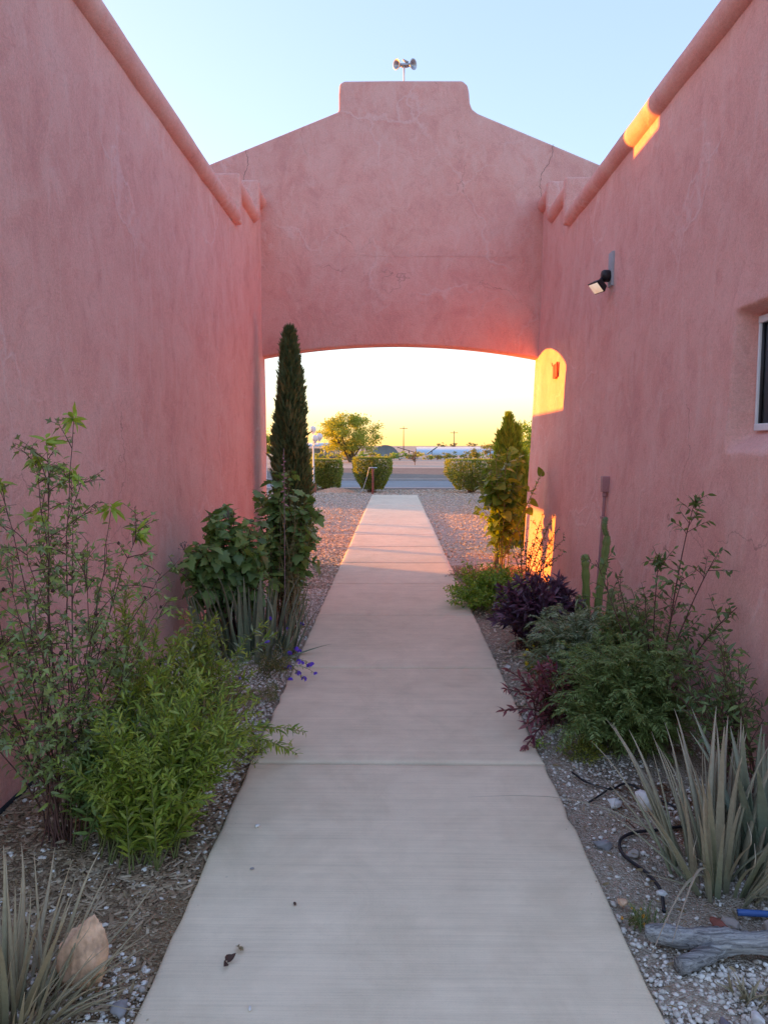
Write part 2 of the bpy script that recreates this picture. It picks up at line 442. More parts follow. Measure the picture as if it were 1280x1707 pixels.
class MB:
    """collects faces in world coordinates; build() links them as one mesh object"""
    def __init__(s):
        s.v = []; s.ls = []; s.lt = []; s.r = []; s.nv = 0
    def add(s, verts, faces, rnd=0.5):
        verts = np.asarray(verts, float).reshape(-1, 3)
        s.v.append(verts)
        s.r.append(np.full(len(verts), rnd) if np.isscalar(rnd) else np.asarray(rnd, float))
        for f in faces:
            s.ls.append(np.asarray(f, int) + s.nv)
            s.lt.append(np.array([len(f)]))
        s.nv += len(verts)
    def inst(s, tmpl, P, X, Y, Z, rnd):
        tv, tf = tmpl                       # tf: (m,3) triangles
        N = len(P)
        if N == 0:
            return
        k = len(tv)
        V = P[:, None, :] + tv[None, :, 0, None] * X[:, None, :] + tv[None, :, 1, None] * Y[:, None, :] + tv[None, :, 2, None] * Z[:, None, :]
        s.v.append(V.reshape(-1, 3))
        s.r.append(np.repeat(np.asarray(rnd, float), k))
        F = (tf[None] + (np.arange(N) * k)[:, None, None] + s.nv).reshape(-1)
        s.ls.append(F)
        s.lt.append(np.full(N * len(tf), 3))
        s.nv += N * k
    def tube(s, pts, rad, n=6, rnd=0.5, cap=True, jit=0.0, rng=None):
        pts = np.asarray(pts, float)
        k = len(pts)
        rad = np.full(k, rad) if np.isscalar(rad) else np.asarray(rad, float)
        T = nrm(np.gradient(pts, axis=0))
        ref = np.array([0, 0, 1.0]) if abs(T[0][2]) < 0.9 else np.array([1.0, 0, 0])
        A = nrm(np.cross(T, ref)); B = np.cross(T, A)
        a = np.arange(n) / n * 2 * math.pi
        rr = rad[:, None] * np.ones((k, n))
        if jit and rng is not None:
            rr = rr * (1 + jit * (rng.random((k, n)) - 0.5))
        V = pts[:, None] + rr[..., None] * (np.cos(a)[None, :, None] * A[:, None] + np.sin(a)[None, :, None] * B[:, None])
        i = np.arange(k - 1)[:, None] * n; j = np.arange(n)[None]; j2 = (j + 1) % n
        q = np.stack([i + j, i + j2, i + n + j2, i + n + j], -1).reshape(-1, 4)
        s.v.append(V.reshape(-1, 3)); s.r.append(np.full(k * n, rnd))
        s.ls.append((q + s.nv).reshape(-1)); s.lt.append(np.full(len(q), 4))
        if cap:
            s.ls.append(np.arange(n)[::-1] + s.nv); s.lt.append(np.array([n]))
            s.ls.append(np.arange(n) + (k - 1) * n + s.nv); s.lt.append(np.array([n]))
        s.nv += k * n
    def box(s, lo, hi, rnd=0.5):
        x0, y0, z0 = lo; x1, y1, z1 = hi
        s.add([(x0, y0, z0), (x1, y0, z0), (x1, y1, z0), (x0, y1, z0), (x0, y0, z1), (x1, y0, z1), (x1, y1, z1), (x0, y1, z1)],
              [(3, 2, 1, 0), (4, 5, 6, 7), (0, 1, 5, 4), (1, 2, 6, 5), (2, 3, 7, 6), (3, 0, 4, 7)], rnd)
    def mesh(s, name, mat, off=(0, 0, 0), smooth=False):
        me = bpy.data.meshes.new(name)
        V = np.concatenate(s.v) - np.asarray(off)
        L = np.concatenate(s.ls).astype(np.int32)
        LT = np.concatenate(s.lt).astype(np.int32)
        me.vertices.add(len(V)); me.vertices.foreach_set('co', V.reshape(-1).astype(np.float32))
        me.loops.add(len(L)); me.loops.foreach_set('vertex_index', L)
        me.polygons.add(len(LT))
        st = np.concatenate([[0], np.cumsum(LT)[:-1]]).astype(np.int32)
        me.polygons.foreach_set('loop_start', st)
        at = me.attributes.new('rnd', 'FLOAT', 'POINT')
        at.data.foreach_set('value', np.concatenate(s.r).astype(np.float32))
        me.materials.append(M[mat])
        me.update(calc_edges=True)
        me.validate()
        if smooth:
            me.polygons.foreach_set('use_smooth', np.ones(len(me.polygons), bool))
        return me
    def build(s, name, mat, parent=None, smooth=False, kind=None, bevel=0.0, label=None):
        off = wloc(parent) if parent else Vector((0, 0, 0))
        me = s.mesh(name, mat, tuple(off), smooth)
        o = bpy.data.objects.new(name, me)
        COL.objects.link(o)
        if parent:
            o.parent = parent
        if kind:
            o['kind'] = kind
        if label:
            o['label'] = label
        if bevel:
            bm = bmesh.new(); bm.from_mesh(me)
            es = [e for e in bm.edges if len(e.link_faces) == 2 and e.calc_face_angle(0) > 0.5]
            bmesh.ops.bevel(bm, geom=es, offset=bevel, segments=3, profile=0.5, affect='EDGES', clamp_overlap=True)
            for f in bm.faces:
                f.smooth = True
            bm.to_mesh(me); bm.free()
        return o

def thing(name, label, cat, loc=(0, 0, 0), group=None):
    o = bpy.data.objects.new(name, None)
    COL.objects.link(o)
    o.location = loc
    o.empty_display_size = 0.1
    o['label'] = label; o['category'] = cat
    if group:
        o['group'] = group
    return o

def tag(o, label, cat, group=None):
    o['label'] = label; o['category'] = cat
    if group:
        o['group'] = group
    return o

def struct(o):
    o['kind'] = 'structure'
    return o

def place(mesh, name, parent, mw):
    o = bpy.data.objects.new(name, mesh)
    COL.objects.link(o)
    if parent:
        o.parent = parent
        mw = Matrix.Translation(-wloc(parent)) @ mw
    o.matrix_basis = mw
    return o

def bez(p0, p1, p2, n=8):
    t = np.linspace(0, 1, n)[:, None]
    p0, p1, p2 = (np.asarray(p, float) for p in (p0, p1, p2))
    return (1 - t) ** 2 * p0 + 2 * t * (1 - t) * p1 + t * t * p2

def spline(pts, n=40):
    pts = np.asarray(pts, float)
    k = len(pts)
    P = np.vstack([2 * pts[0] - pts[1], pts, 2 * pts[-1] - pts[-2]])
    out = []
    for u in np.linspace(0, k - 1 - 1e-6, n):
        i = int(u); t = u - i
        a, b, c, d = P[i], P[i + 1], P[i + 2], P[i + 3]
        out.append(0.5 * ((2 * b) + (-a + c) * t + (2 * a - 5 * b + 4 * c - d) * t * t + (-a + 3 * b - 3 * c + d) * t ** 3))
    return np.array(out)

def frames(D, roll, up=(0, 0, 1)):
    D = nrm(D)
    X = np.cross(D, np.asarray(up, float))
    ln = np.linalg.norm(X, axis=1, keepdims=True)
    X = np.where(ln < 1e-3, np.array([1.0, 0, 0]), X / np.maximum(ln, 1e-6))
    Z = np.cross(X, D)
    c, s_ = np.cos(roll)[:, None], np.sin(roll)[:, None]
    return X * c + Z * s_, D, -X * s_ + Z * c

def leaf_tmpl(profile, fold=0.15, droop=0.15):
    v = []; f = []; prev = None
    for t, h in profile:
        z = -droop * t * t
        if h <= 0:
            cur = [len(v)]; v.append((0, t, z))
        else:
            cur = [len(v), len(v) + 1, len(v) + 2]
            v += [(-h, t, z + fold * h), (0, t, z), (h, t, z + fold * h)]
        if prev is not None:
            if len(prev) == 1 and len(cur) == 3:
                f += [(prev[0], cur[1], cur[0]), (prev[0], cur[2], cur[1])]
            elif len(prev) == 3 and len(cur) == 3:
                for a in (0, 1):
                    f += [(prev[a], prev[a + 1], cur[a + 1]), (prev[a], cur[a + 1], cur[a])]
            elif len(prev) == 3:
                f += [(prev[0], prev[1], cur[0]), (prev[1], prev[2], cur[0])]
        prev = cur
    return np.array(v, float), np.array(f, int)

LANCE = leaf_tmpl([(0, 0), (0.22, 0.085), (0.5, 0.11), (0.78, 0.06), (1, 0)], 0.4, 0.22)
LANCE2 = leaf_tmpl([(0, 0), (0.3, 0.14), (0.65, 0.12), (1, 0)], 0.4, 0.2)
NARROW = leaf_tmpl([(0, 0), (0.4, 0.05), (1, 0)], 0.3, 0.15)
OVATE = leaf_tmpl([(0, 0), (0.25, 0.24), (0.55, 0.27), (0.85, 0.12), (1, 0)], 0.3, 0.2)
SPRAY = leaf_tmpl([(0, 0), (0.35, 0.13), (1, 0)], 0.5, -0.1)
BLADE = leaf_tmpl([(0, 0.02), (0.3, 0.022), (0.65, 0.016), (1, 0)], 0.5, 0.5)

def fan_tmpl(outline, cup=0.1, droop=0.2):
    v = [(0, 0.45, 0.0)]
    for x, y in outline:
        v.append((x, y, -droop * y * y + cup * abs(x)))
    n = len(outline)
    f = [(0, 1 + i, 1 + (i + 1) % n) for i in range(n)]
    return np.array(v, float), np.array(f, int)

half = [(0.10, -0.04), (0.34, 0.02), (0.30, 0.16), (0.52, 0.34), (0.36, 0.42), (0.40, 0.62), (0.22, 0.64), (0.16, 0.82)]
MAPLE = fan_tmpl([(0, 0.04)] + half + [(0, 1.0)] + [(-x, y) for x, y in half[::-1]], 0.10, 0.30)
hh = [(0.14, -0.10), (0.34, -0.06), (0.46, 0.16), (0.44, 0.40), (0.30, 0.68), (0.12, 0.90)]
HEART = fan_tmpl([(0, 0.03)] + hh + [(0, 1.0)] + [(-x, y) for x, y in hh[::-1]], 0.22, 0.25)
star = []
TRIL = fan_tmpl([(0, 0), (0.08, 0.12), (0.42, 0.42), (0.12, 0.38), (0.10, 0.66), (0, 1.0), (-0.10, 0.66), (-0.12, 0.38), (-0.42, 0.42), (-0.08, 0.12)], 0.1, 0.35)

def tang(curve):
    return nrm(np.gradient(curve, axis=0))

def leaves_on(rng, curves, spacing, length, t0=0.1, ang=(0.7, 1.2), droop=0.0, taper=0.4, jl=0.3):
    """spiral leaves along curves -> P, D, S"""
    P = []; D = []; S = []
    for c in curves:
        seg = np.linalg.norm(np.diff(c, axis=0), axis=1)
        L = seg.sum()
        cum = np.concatenate([[0], np.cumsum(seg)])
        n = max(1, int(L * (1 - t0) / spacing))
        u = (t0 + (1 - t0) * (np.arange(n) + rng.random(n) * 0.8) / n)
        T = tang(c)
        pos = np.stack([np.interp(u * L, cum, c[:, i]) for i in range(3)], 1)
        tt = nrm(np.stack([np.interp(u * L, cum, T[:, i]) for i in range(3)], 1))
        ref = np.where(np.abs(tt[:, 2:3]) < 0.9, np.array([[0, 0, 1.0]]), np.array([[1.0, 0, 0]]))
        A = nrm(np.cross(tt, ref)); B = np.cross(tt, A)
        phi = np.arange(n) * 2.4 + rng.random() * 6.3 + rng.normal(0, 0.35, n)
        a = rng.uniform(ang[0], ang[1], n)
        d = tt * np.cos(a)[:, None] + (A * np.cos(phi)[:, None] + B * np.sin(phi)[:, None]) * np.sin(a)[:, None]
        d[:, 2] -= droop
        P.append(pos); D.append(nrm(d))
        S.append(length * (1 - taper * u ** 2) * (1 + jl * (rng.random(n) - 0.5) * 2))
    return np.concatenate(P), np.concatenate(D), np.concatenate(S)

def put_leaves(mb, rng, tmpl, P, D, S, rnd=None, rollj=0.5, wscale=1.0, keep=None):
    if keep is not None:
        k = keep(P); P, D, S = P[k], D[k], S[k]
        if rnd is not None: rnd = rnd[k]
    X, Y, Z = frames(D, rng.normal(0, rollj, len(P)))
    s = S[:, None]
    mb.inst(tmpl, P, X * s * wscale, Y * s, Z * s, rng.random(len(P)) if rnd is None else rnd)

def wall_keep(P):
    return (P[:, 0] > -1.70) & (P[:, 0] < 1.74) & (P[:, 2] > -0.02)

def twigs(rng, curves, n, length, t0=0.25, up=0.5, spread=1.0):
    out = []
    for c in curves:
        for _ in range(n):
            u = t0 + (1 - t0) * rng.random()
            i = min(len(c) - 2, int(u * (len(c) - 1)))
            p = c[i] + (c[i + 1] - c[i]) * (u * (len(c) - 1) - i)
            T = nrm(c[i + 1] - c[i])
            d = nrm(T * 0.6 + rng.normal(0, spread, 3) * np.array([1, 1, 0.5]) + np.array([0, 0, up]))
            L = length * (0.5 + 0.8 * rng.random()) * (1.1 - 0.5 * u)
            q = p + d * L
            m = p + d * L * 0.5 + np.array([0, 0, 0.08 * L]) + rng.normal(0, 0.06 * L, 3)
            out.append(bez(p, m, q, 5))
    return out

def clampx(c, lo=-1.70, hi=1.74):
    c[:, 0] = np.clip(c[:, 0], lo, hi)
    return c

def stem_set(rng, base, rb, n, center, rad, bow=0.15, top_bias=0.0):
    """stems from base to points spread through an upper ellipsoid"""
    out = []
    for i in range(n):
        a = rng.random() * 2 * math.pi; r = rb * math.sqrt(rng.random())
        b = np.array([base[0] + r * math.cos(a), base[1] + r * math.sin(a), base[2]])
        d = nrm(rng.normal(0, 1, 3)); d[2] = abs(d[2]) + top_bias; d = nrm(d)
        tip = np.asarray(center) + d * np.asarray(rad) * (0.6 + 0.4 * rng.random())
        m = (b + tip) / 2 + np.array([0, 0, bow]) * np.linalg.norm(tip - b)
        m[:2] += (b[:2] - tip[:2]) * 0.15
        out.append(clampx(bez(b, m, tip, 8)))
    return out

def tubes(mb, curves, r0, r1, n=4):
    for c in curves:
        mb.tube(c, np.linspace(r0, r1, len(c)), n, cap=False)


# ------------------------------------------------------------------ ground, path, road
def sheet(name, x0, x1, y0, y1, z, mat, nx=1, ny=1, amp=0.0, sc=1.0):
    mb = MB()
    xs = np.linspace(x0, x1, nx + 1); ys = np.linspace(y0, y1, ny + 1)
    V = [(x, y, z + (amp * mnoise.fractal((x * sc, y * sc, 3.1), 0.6, 2.1, 4) if amp else 0)) for y in ys for x in xs]
    F = [(j * (nx + 1) + i, j * (nx + 1) + i + 1, (j + 1) * (nx + 1) + i + 1, (j + 1) * (nx + 1) + i) for j in range(ny) for i in range(nx)]
    mb.add(V, F)
    return struct(mb.build(name, mat, None, smooth=amp > 0))

sheet('ground', -2500, 2500, -400, 4500, -0.075, 'desert')
sheet('yard_ground', -30, 30, 9.6, 26.4, -0.036, 'yard_gravel')
sheet('garden_bed', -1.9, -0.66, -3, 3.55, -0.036, 'bed_mulch', 40, 160, 0.018, 2.3)
sheet('garden_bed', -1.9, -0.66, 3.55, 9.64, -0.036, 'bed_soil', 40, 300, 0.018, 2.3)
sheet('garden_bed', 0.70, 2.05, -3, 9.64, -0.036, 'bed_soil', 40, 300, 0.018, 2.3)
sheet('road', -120, 120, 26.9, 33.8, -0.056, 'asphalt')
sheet('verge_shade', -14, 7.5, 34.6, 53, -0.060, 'shaded_verge')  # brownish ground with the shade beyond the road put into its colour
sheet('far_sidewalk', -60, 60, 34.0, 34.5, -0.030, 'kerb_concrete')
kb = MB(); kb.box((-60, 26.45, -0.08), (60, 26.75, 0.03)); struct(kb.build('kerb', 'kerb_concrete', bevel=0.02))
kb = MB(); kb.box((-60, 33.75, -0.08), (60, 33.98, 0.03)); struct(kb.build('kerb', 'kerb_concrete', bevel=0.02))

JOINTS = [-2.6, -1.1, 0.42, 3.47, 5.02, 6.62, 8.16, 9.64, 11.2, 12.75, 14.3, 15.85, 17.4, 18.95, 20.5, 22.0, 23.2]
mb = MB(); mb.box((-0.665, -2.6, -0.09), (0.705, 23.18, -0.03))
path = struct(mb.build('path', 'soil_dark'))
rng = np.random.default_rng(5)
for i in range(len(JOINTS) - 1):
    y0, y1 = JOINTS[i] + 0.0085, JOINTS[i + 1] - 0.0085
    near = y1 < 12
    nx, ny = (30, 30) if near else (8, 6)
    mb = MB()
    xl, xr = -0.705, 0.735
    u = np.concatenate([[0, 0.006, 0.015], np.linspace(0.04, 0.96, nx), [0.985, 0.994, 1]])
    w = np.concatenate([[0, 0.006, 0.015], np.linspace(0.04, 0.96, ny), [0.985, 0.994, 1]])
    V = []
    dz = rng.normal(0, 0.0015)
    for b in w:
        for a in u:
            x = xl + (xr - xl) * a; y = y0 + (y1 - y0) * b
            e = min(a, 1 - a) * (xr - xl); ey = min(b, 1 - b) * (y1 - y0)
            jx = 0.010 * mnoise.noise((y * 9, 1.7 if a < .5 else 7.3, i)) + 0.007 * mnoise.noise((y * 31, 3.7 if a < .5 else 9.3, i))
            if e < 0.03: x += jx
            d = min(e, ey)
            z = dz - (0.010 if d <= 1e-6 else 0.004 if d < 0.011 else 0.001 if d < 0.024 else 0)
            z += 0.0015 * mnoise.noise((x * 2, y * 2, 0))
            V.append((x, y, z))
    n1 = len(u); n2 = len(w)
    F = [(j * n1 + k, j * n1 + k + 1, (j + 1) * n1 + k + 1, (j + 1) * n1 + k) for j in range(n2 - 1) for k in range(n1 - 1)]
    ring = [k for k in range(n1)] + [j * n1 + n1 - 1 for j in range(1, n2)] + [(n2 - 1) * n1 + k for k in range(n1 - 2, -1, -1)] + [j * n1 for j in range(n2 - 2, 0, -1)]
    b0 = len(V)
    V += [(V[r][0], V[r][1], -0.085) for r in ring]
    m = len(ring)
    F += [(ring[(k + 1) % m], ring[k], b0 + k, b0 + (k + 1) % m) for k in range(m)]
    mb.add(V, F)
    mb.build('slab', 'concrete', path, smooth=True)

# loose stones, chips: real pieces, nobody could count them
def ico():
    bm = bmesh.new(); bmesh.ops.create_icosphere(bm, subdivisions=1, radius=1.0)
    v = np.array([x.co[:] for x in bm.verts]); f = np.array([[q.index for q in x.verts] for x in bm.faces]); bm.free()
    return v, f
ICO = ico()
CHIP = (np.array([(-.5, -1, -.3), (.5, -1, -.2), (.45, 1, -.3), (-.4, .9, -.2), (-.45, -.95, .3), (.5, -.9, .25), (.35, .95, .3), (-.4, 1, .2)], float),
        np.array([(3, 2, 1), (3, 1, 0), (4, 5, 6), (4, 6, 7), (0, 1, 5), (0, 5, 4), (1, 2, 6), (1, 6, 5), (2, 3, 7), (2, 7, 6), (3, 0, 4), (3, 4, 7)]))

def scatter(name, label, cat, mat, rng, n, area, size, tmpl, flat=0.6, dens=None, z=-0.034, mean_rnd=None, long=1.0, parent=None):
    x = rng.uniform(area[0], area[1], n); y = rng.uniform(area[2], area[3], n)
    if dens is not None:
        k = np.array([dens(a, b) for a, b in zip(x, y)]) > rng.random(n)
        x, y = x[k], y[k]
    n = len(x)
    s = size[0] + (size[1] - size[0]) * rng.random(n) ** 2.2
    a = rng.random(n) * 6.283
    tl = rng.normal(0, 0.25, n)
    X = np.stack([np.cos(a), np.sin(a), tl], 1) * (s * rng.uniform(.7, 1.1, n))[:, None]
    Y = np.stack([-np.sin(a), np.cos(a), rng.normal(0, .2, n)], 1) * (s * rng.uniform(.8, 1.3, n) * long)[:, None]
    Z = np.stack([rng.normal(0, .15, n), rng.normal(0, .15, n), np.ones(n)], 1) * (s * flat * rng.uniform(.7, 1.1, n))[:, None]
    P = np.stack([x, y, z + s * flat * 0.45], 1)
    mb = MB()
    mb.inst(tmpl, P, X, Y, Z, rng.random(n) if mean_rnd is None else np.clip(rng.normal(mean_rnd, .25, n), 0, 1))
    o = mb.build(name, mat, kind='stuff')
    o['label'] = label; o['category'] = cat
    return o

def nz(x, y, s, o=0):
    return mnoise.noise((x * s + o, y * s, o * 1.7))
r1 = np.random.default_rng(11)
# left bed: bark chips near the front, white gravel along the path edge and further back
def d_chip(x, y):
    return 1.0 if (y > 1.95 + 0.25 * nz(x, y, 4) and y < 3.3 + 0.3 * nz(x, y, 3, 5)) else 0.12
def d_wl(x, y):
    if y < 2.15 + 0.2 * nz(x, y, 5): return 0.9
    if y < 3.2: return 0.10 + (0.25 if x > -0.85 and y > 2.7 else 0)
    return 0.85 if nz(x, y, 2.2, 9) > -0.35 else 0.45
scatter('bark_mulch', 'brown shredded bark mulch in the bed on the left', 'mulch', 'chips', r1, 17000, (-1.75, -0.72, 1.5, 3.7), (0.004, 0.016), CHIP, 0.35, d_chip, long=2.3, mean_rnd=0.45)
scatter('white_gravel', 'white gravel in the bed left of the path', 'gravel', 'gravel_white', r1, 34000, (-1.74, -0.72, 1.5, 8.0), (0.003, 0.013), ICO, 0.6, d_wl, mean_rnd=0.62)
scatter('pale_gravel', 'pale pink gravel beside the path under the arch', 'gravel', 'gravel_pink', r1, 14000, (-3.0, -0.72, 7.5, 13), (0.008, 0.022), ICO, 0.6, mean_rnd=0.55)
def d_wr(x, y):
    q = nz(x, y, 2.6, 3)
    if y < 2.12: return 1.0
    return 0.10 if q < -0.1 else 0.28 if q < 0.15 else 0.6
scatter('white_gravel', 'white gravel chips scattered on soil right of the path', 'gravel', 'gravel_white', r1, 26000, (0.75, 1.75, 1.5, 4.3), (0.0025, 0.012), ICO, 0.6, d_wr, mean_rnd=0.42)
scatter('bed_gravel', 'fine tan gravel in the bed beside the purple plants', 'gravel', 'gravel_pink', r1, 6000, (0.75, 1.75, 4.3, 9.6), (0.006, 0.016), ICO, 0.6, mean_rnd=0.5)
scatter('yard_gravel', 'sunlit loose gravel of the yard beyond the arch', 'gravel', 'gravel_pink', r1, 26000, (-5, 5, 10, 23.5), (0.010, 0.026), ICO, 0.6,
        lambda x, y: 0 if -0.72 < x < 0.75 else 0.9, mean_rnd=0.55)
scatter('kerb_gravel', 'shaded gravel strip between the hedges and the road', 'gravel', 'gravel_pink', r1, 7000, (-6, 6, 23.3, 26.4), (0.014, 0.035), ICO, 0.6, mean_rnd=0.55)
scatter('red_mulch', 'reddish mulch at the foot of the tied-up vine', 'mulch', 'needles_dry', r1, 2500, (1.15, 1.7, 7.4, 9.4), (0.008, 0.02), CHIP, 0.35, long=2.2)
scatter('dry_needles', 'brown dry needles under the feathery bush by the hose', 'litter', 'needles_dry', r1, 1600, (0.98, 1.45, 2.75, 3.35), (0.003, 0.006), CHIP, 0.5,
        lambda x, y: max(0, 1 - ((x - 1.2) / .25) ** 2 - ((y - 3.05) / .3) ** 2), long=7)

# ------------------------------------------------------------------ stucco buildings
XL, XR = -1.73, 1.91
def right_batter(z):
    return 0.15 * max(0.0, 1 - max(z, 0) / 4.2) ** 1.6
WIN = (2.80, 4.06, 1.60, 2.26)     # y0, y1, z0, z1 of the window recess
def sstep(a, b, x):
    t = min(1, max(0, (x - a) / (b - a))); return t * t * (3 - 2 * t)

def surf_wall(side, zs, y_start, name, mat, parent):
    pts = []          # (x, y, nx, ny)
    X = XL if side < 0 else XR
    r = 0.10; yend = 10.03
    ys = np.arange(y_start, yend - r, 0.07)
    if side > 0:
        ys = np.array(sorted(set(np.round(np.concatenate([ys, np.arange(WIN[1] - 0.16, WIN[1] + 0.10, 0.010), np.arange(WIN[0] - 0.1, WIN[0] + 0.12, 0.03)]), 4))))
    for d in np.arange(9, 0.05, -0.6): pts.append((X + side * (r + d), y_start, 0, -1))
    for a in np.linspace(0, math.pi / 2, 8)[:-1]:
        pts.append((X + side * r * (1 - math.sin(a)), y_start + r * (1 - math.cos(a)), -side * math.sin(a), -math.cos(a)))
    for y in ys[2:]: pts.append((X, y, -side, 0))
    for a in np.linspace(0, math.pi / 2, 8):
        pts.append((X + side * r * (1 - math.cos(a)), yend - r + r * math.sin(a), -side * math.cos(a), math.sin(a)))
    for d in np.arange(0.1, 9, 0.6): pts.append((X + side * (r + d), yend, 0, 1))
    if side > 0:
        zs = np.array(sorted(set(np.round(np.concatenate([zs, np.arange(WIN[2] - 0.14, WIN[2] + 0.06, 0.012), np.arange(WIN[3] - 0.05, WIN[3] + 0.09, 0.010)]), 4))))
    V = []; nz_ = len(zs)
    for (x, y, nx, ny) in pts:
        for z in zs:
            d = 0.010 * mnoise.noise((x * .9 + 5 * side, y * 0.9, z * 0.9)) + 0.005 * mnoise.noise((x * 3, y * 3, z * 2.2 + 4)) + 0.002 * mnoise.noise((x * 9, y * 9, z * 9))
            if side > 0:
                d += right_batter(z)
                if nx != 0 and abs(nx) == 1:
                    iy = min(y - WIN[0], WIN[1] - y)
                    q = sstep(-0.035, 0.035, iy) * sstep(-0.10, 0.05, z - WIN[2]) * sstep(-0.03, 0.03, WIN[3] - z)
                    d -= q * (right_batter(z) + 0.075)
                    # raised surround
                    d += 0.012 * sstep(-0.20, -0.02, iy) * (1 - q) * sstep(-0.25, -0.05, z - WIN[2]) * sstep(-0.2, -0.02, WIN[3] - z)
            else:
                d += 0.03 * max(0, 1 - z / 1.2) ** 2
            zt = z
            if z > 3.5 and abs(nx) > 0.01:
                st1, st2, t1, t2 = (8.15, 9.27, 4.34, 4.66) if side < 0 else (8.225, 9.185, 4.30, 4.60)
                if y > st2 + 0.04: zt = 3.5 + (z - 3.5) * (t2 - 3.5) / 0.5
                elif y > st1 + 0.04: zt = 3.5 + (z - 3.5) * (t1 - 3.5) / 0.5
            V.append((x + nx * d, y + ny * d, zt))
    F = []
    for i in range(len(pts) - 1):
        for j in range(nz_ - 1):
            q = (i * nz_ + j, (i + 1) * nz_ + j, (i + 1) * nz_ + j + 1, i * nz_ + j + 1)
            F.append(q if side < 0 else q[::-1])
    mb = MB(); mb.add(V, F)
    return mb.build(name, mat, parent, smooth=True)

def roll(side, y0, y1, zb, parent, mat, h=0.20, prot=0.075, th=0.34):
    """bull-nosed parapet cap"""
    X = XL if side < 0 else XR
    r = h / 2
    prof = []
    xi = X - side * prot; xo = X + side * th
    for a in np.linspace(-math.pi / 2, math.pi / 2, 12):       # inner round edge
        prof.append((xi + side * (r - r * math.cos(a)), zb + r + r * math.sin(a)))
    for a in np.linspace(math.pi / 2, 3 * math.pi / 2, 8)[1:-1]:
        prof.append((xo + side * (-r - r * math.cos(a)), zb + r + r * math.sin(a)))
    n = len(prof)
    ys = np.concatenate([[y0, y0 + 0.012, y0 + 0.03], np.arange(y0 + 0.1, y1 - 0.06, 0.12), [y1 - 0.02, y1]])
    V = []
    for k, y in enumerate(ys):
        sh = 0.88 if k == 0 or k == len(ys) - 1 else 0.96 if k == 1 else 1.0
        for (x, z) in prof:
            cx, cz = X + side * 0.12, zb + r
            j = 0.010 * mnoise.noise((x * 2 + 3, y * 1.6, z * 2)) + 0.004 * mnoise.noise((x * 9, y * 7, z * 9))
            dx, dz = x - cx, z - cz
            V.append((cx + dx * sh * (1 + j * 2), y, cz + dz * sh * (1 + j * 4)))
    F = [(i * n + j, i * n + (j + 1) % n, (i + 1) * n + (j + 1) % n, (i + 1) * n + j) for i in range(len(ys) - 1) for j in range(n)]
    F += [tuple(range(n))[::-1], tuple((len(ys) - 1) * n + k for k in range(n))]
    mb = MB(); mb.add(V, F)
    o = mb.build('parapet_roll', mat, parent, smooth=True)
    return o

def pier(side, y0, y1, z0, z1, parent, mat, th=0.30):
    """parapet core and the square block that stops the lower roll"""
    X = XL if side < 0 else XR
    mb = MB()
    a, b = sorted((X + side * 0.03, X + side * th))
    mb.box((a, y0 + 0.05, z0), (b, y1, z1 - 0.03))
    mb.build('parapet_core', mat, parent)
    mb = MB()
    a, b = sorted((X - side * 0.070, X + side * (th + 0.03)))
    mb.box((a, y0, z0 + 0.05), (b, y0 + 0.11, z1 + 0.07))
    return mb.build('parapet_step', mat, parent, bevel=0.025)

zs0 = np.concatenate([[-0.08], np.arange(0.0, 3.99, 0.07), [4.0]])
# left building
lb = thing('stucco_building', 'long pink stucco building along the left of the path, no window in its wall', 'building', (-1.73, 5.0, 0))
surf_wall(-1, zs0, 2.3, 'wall', 'stucco_left', lb)
roll(-1, 2.28, 8.16, 3.93, lb, 'stucco_left')
pier(-1, 8.13, 9.83, 3.9, 4.40, lb, 'stucco_left')
roll(-1, 8.155, 9.28, 4.27, lb, 'stucco_left')
pier(-1, 9.25, 9.83, 4.3, 4.72, lb, 'stucco_left')
roll(-1, 9.275, 9.83, 4.59, lb, 'stucco_left')
mb = MB(); mb.box((-10.8, 2.35, 3.70), (-2.0, 10.0, 3.80)); mb.build('roof', 'roof_felt', lb)
mb = MB(); mb.box((-10.8, 9.70, 3.8), (-4.5, 10.02, 4.15)); mb.build('front_parapet', 'stucco_left', lb, bevel=0.08)
mb = MB(); mb.box((-10.85, 2.35, -0.08), (-10.5, 10.0, 4.1)); mb.build('rear_wall', 'stucco_left', lb)
mb = MB(); mb.box((-10.4, 2.7, 3.8), (-4.75, 9.0, 6.3)); mb.build('added_sun_block', 'stucco_left', lb, bevel=0.08)  # unseen mass added to trim the sun patch on the right parapet
mb = MB(); mb.box((-1.716, 2.4, -0.06), (-1.690, 9.8, -0.012)); mb.build('base_strip', 'black_plastic', lb)
# right building
rb = thing('stucco_building', 'pink stucco building along the right of the path with window and flood light', 'building', (1.9, 5.0, 0))
surf_wall(1, zs0, 2.4, 'wall', 'stucco_right', rb)
roll(1, 2.38, 8.24, 3.92, rb, 'stucco_right')
pier(1, 8.21, 9.83, 3.9, 4.37, rb, 'stucco_right')
roll(1, 8.235, 9.2, 4.23, rb, 'stucco_right')
pier(1, 9.17, 9.83, 4.3, 4.66, rb, 'stucco_right')
roll(1, 9.195, 9.83, 4.53, rb, 'stucco_right')
mb = MB(); mb.box((2.2, 2.45, 3.70), (11, 10.0, 3.80)); mb.build('roof', 'roof_felt', rb)
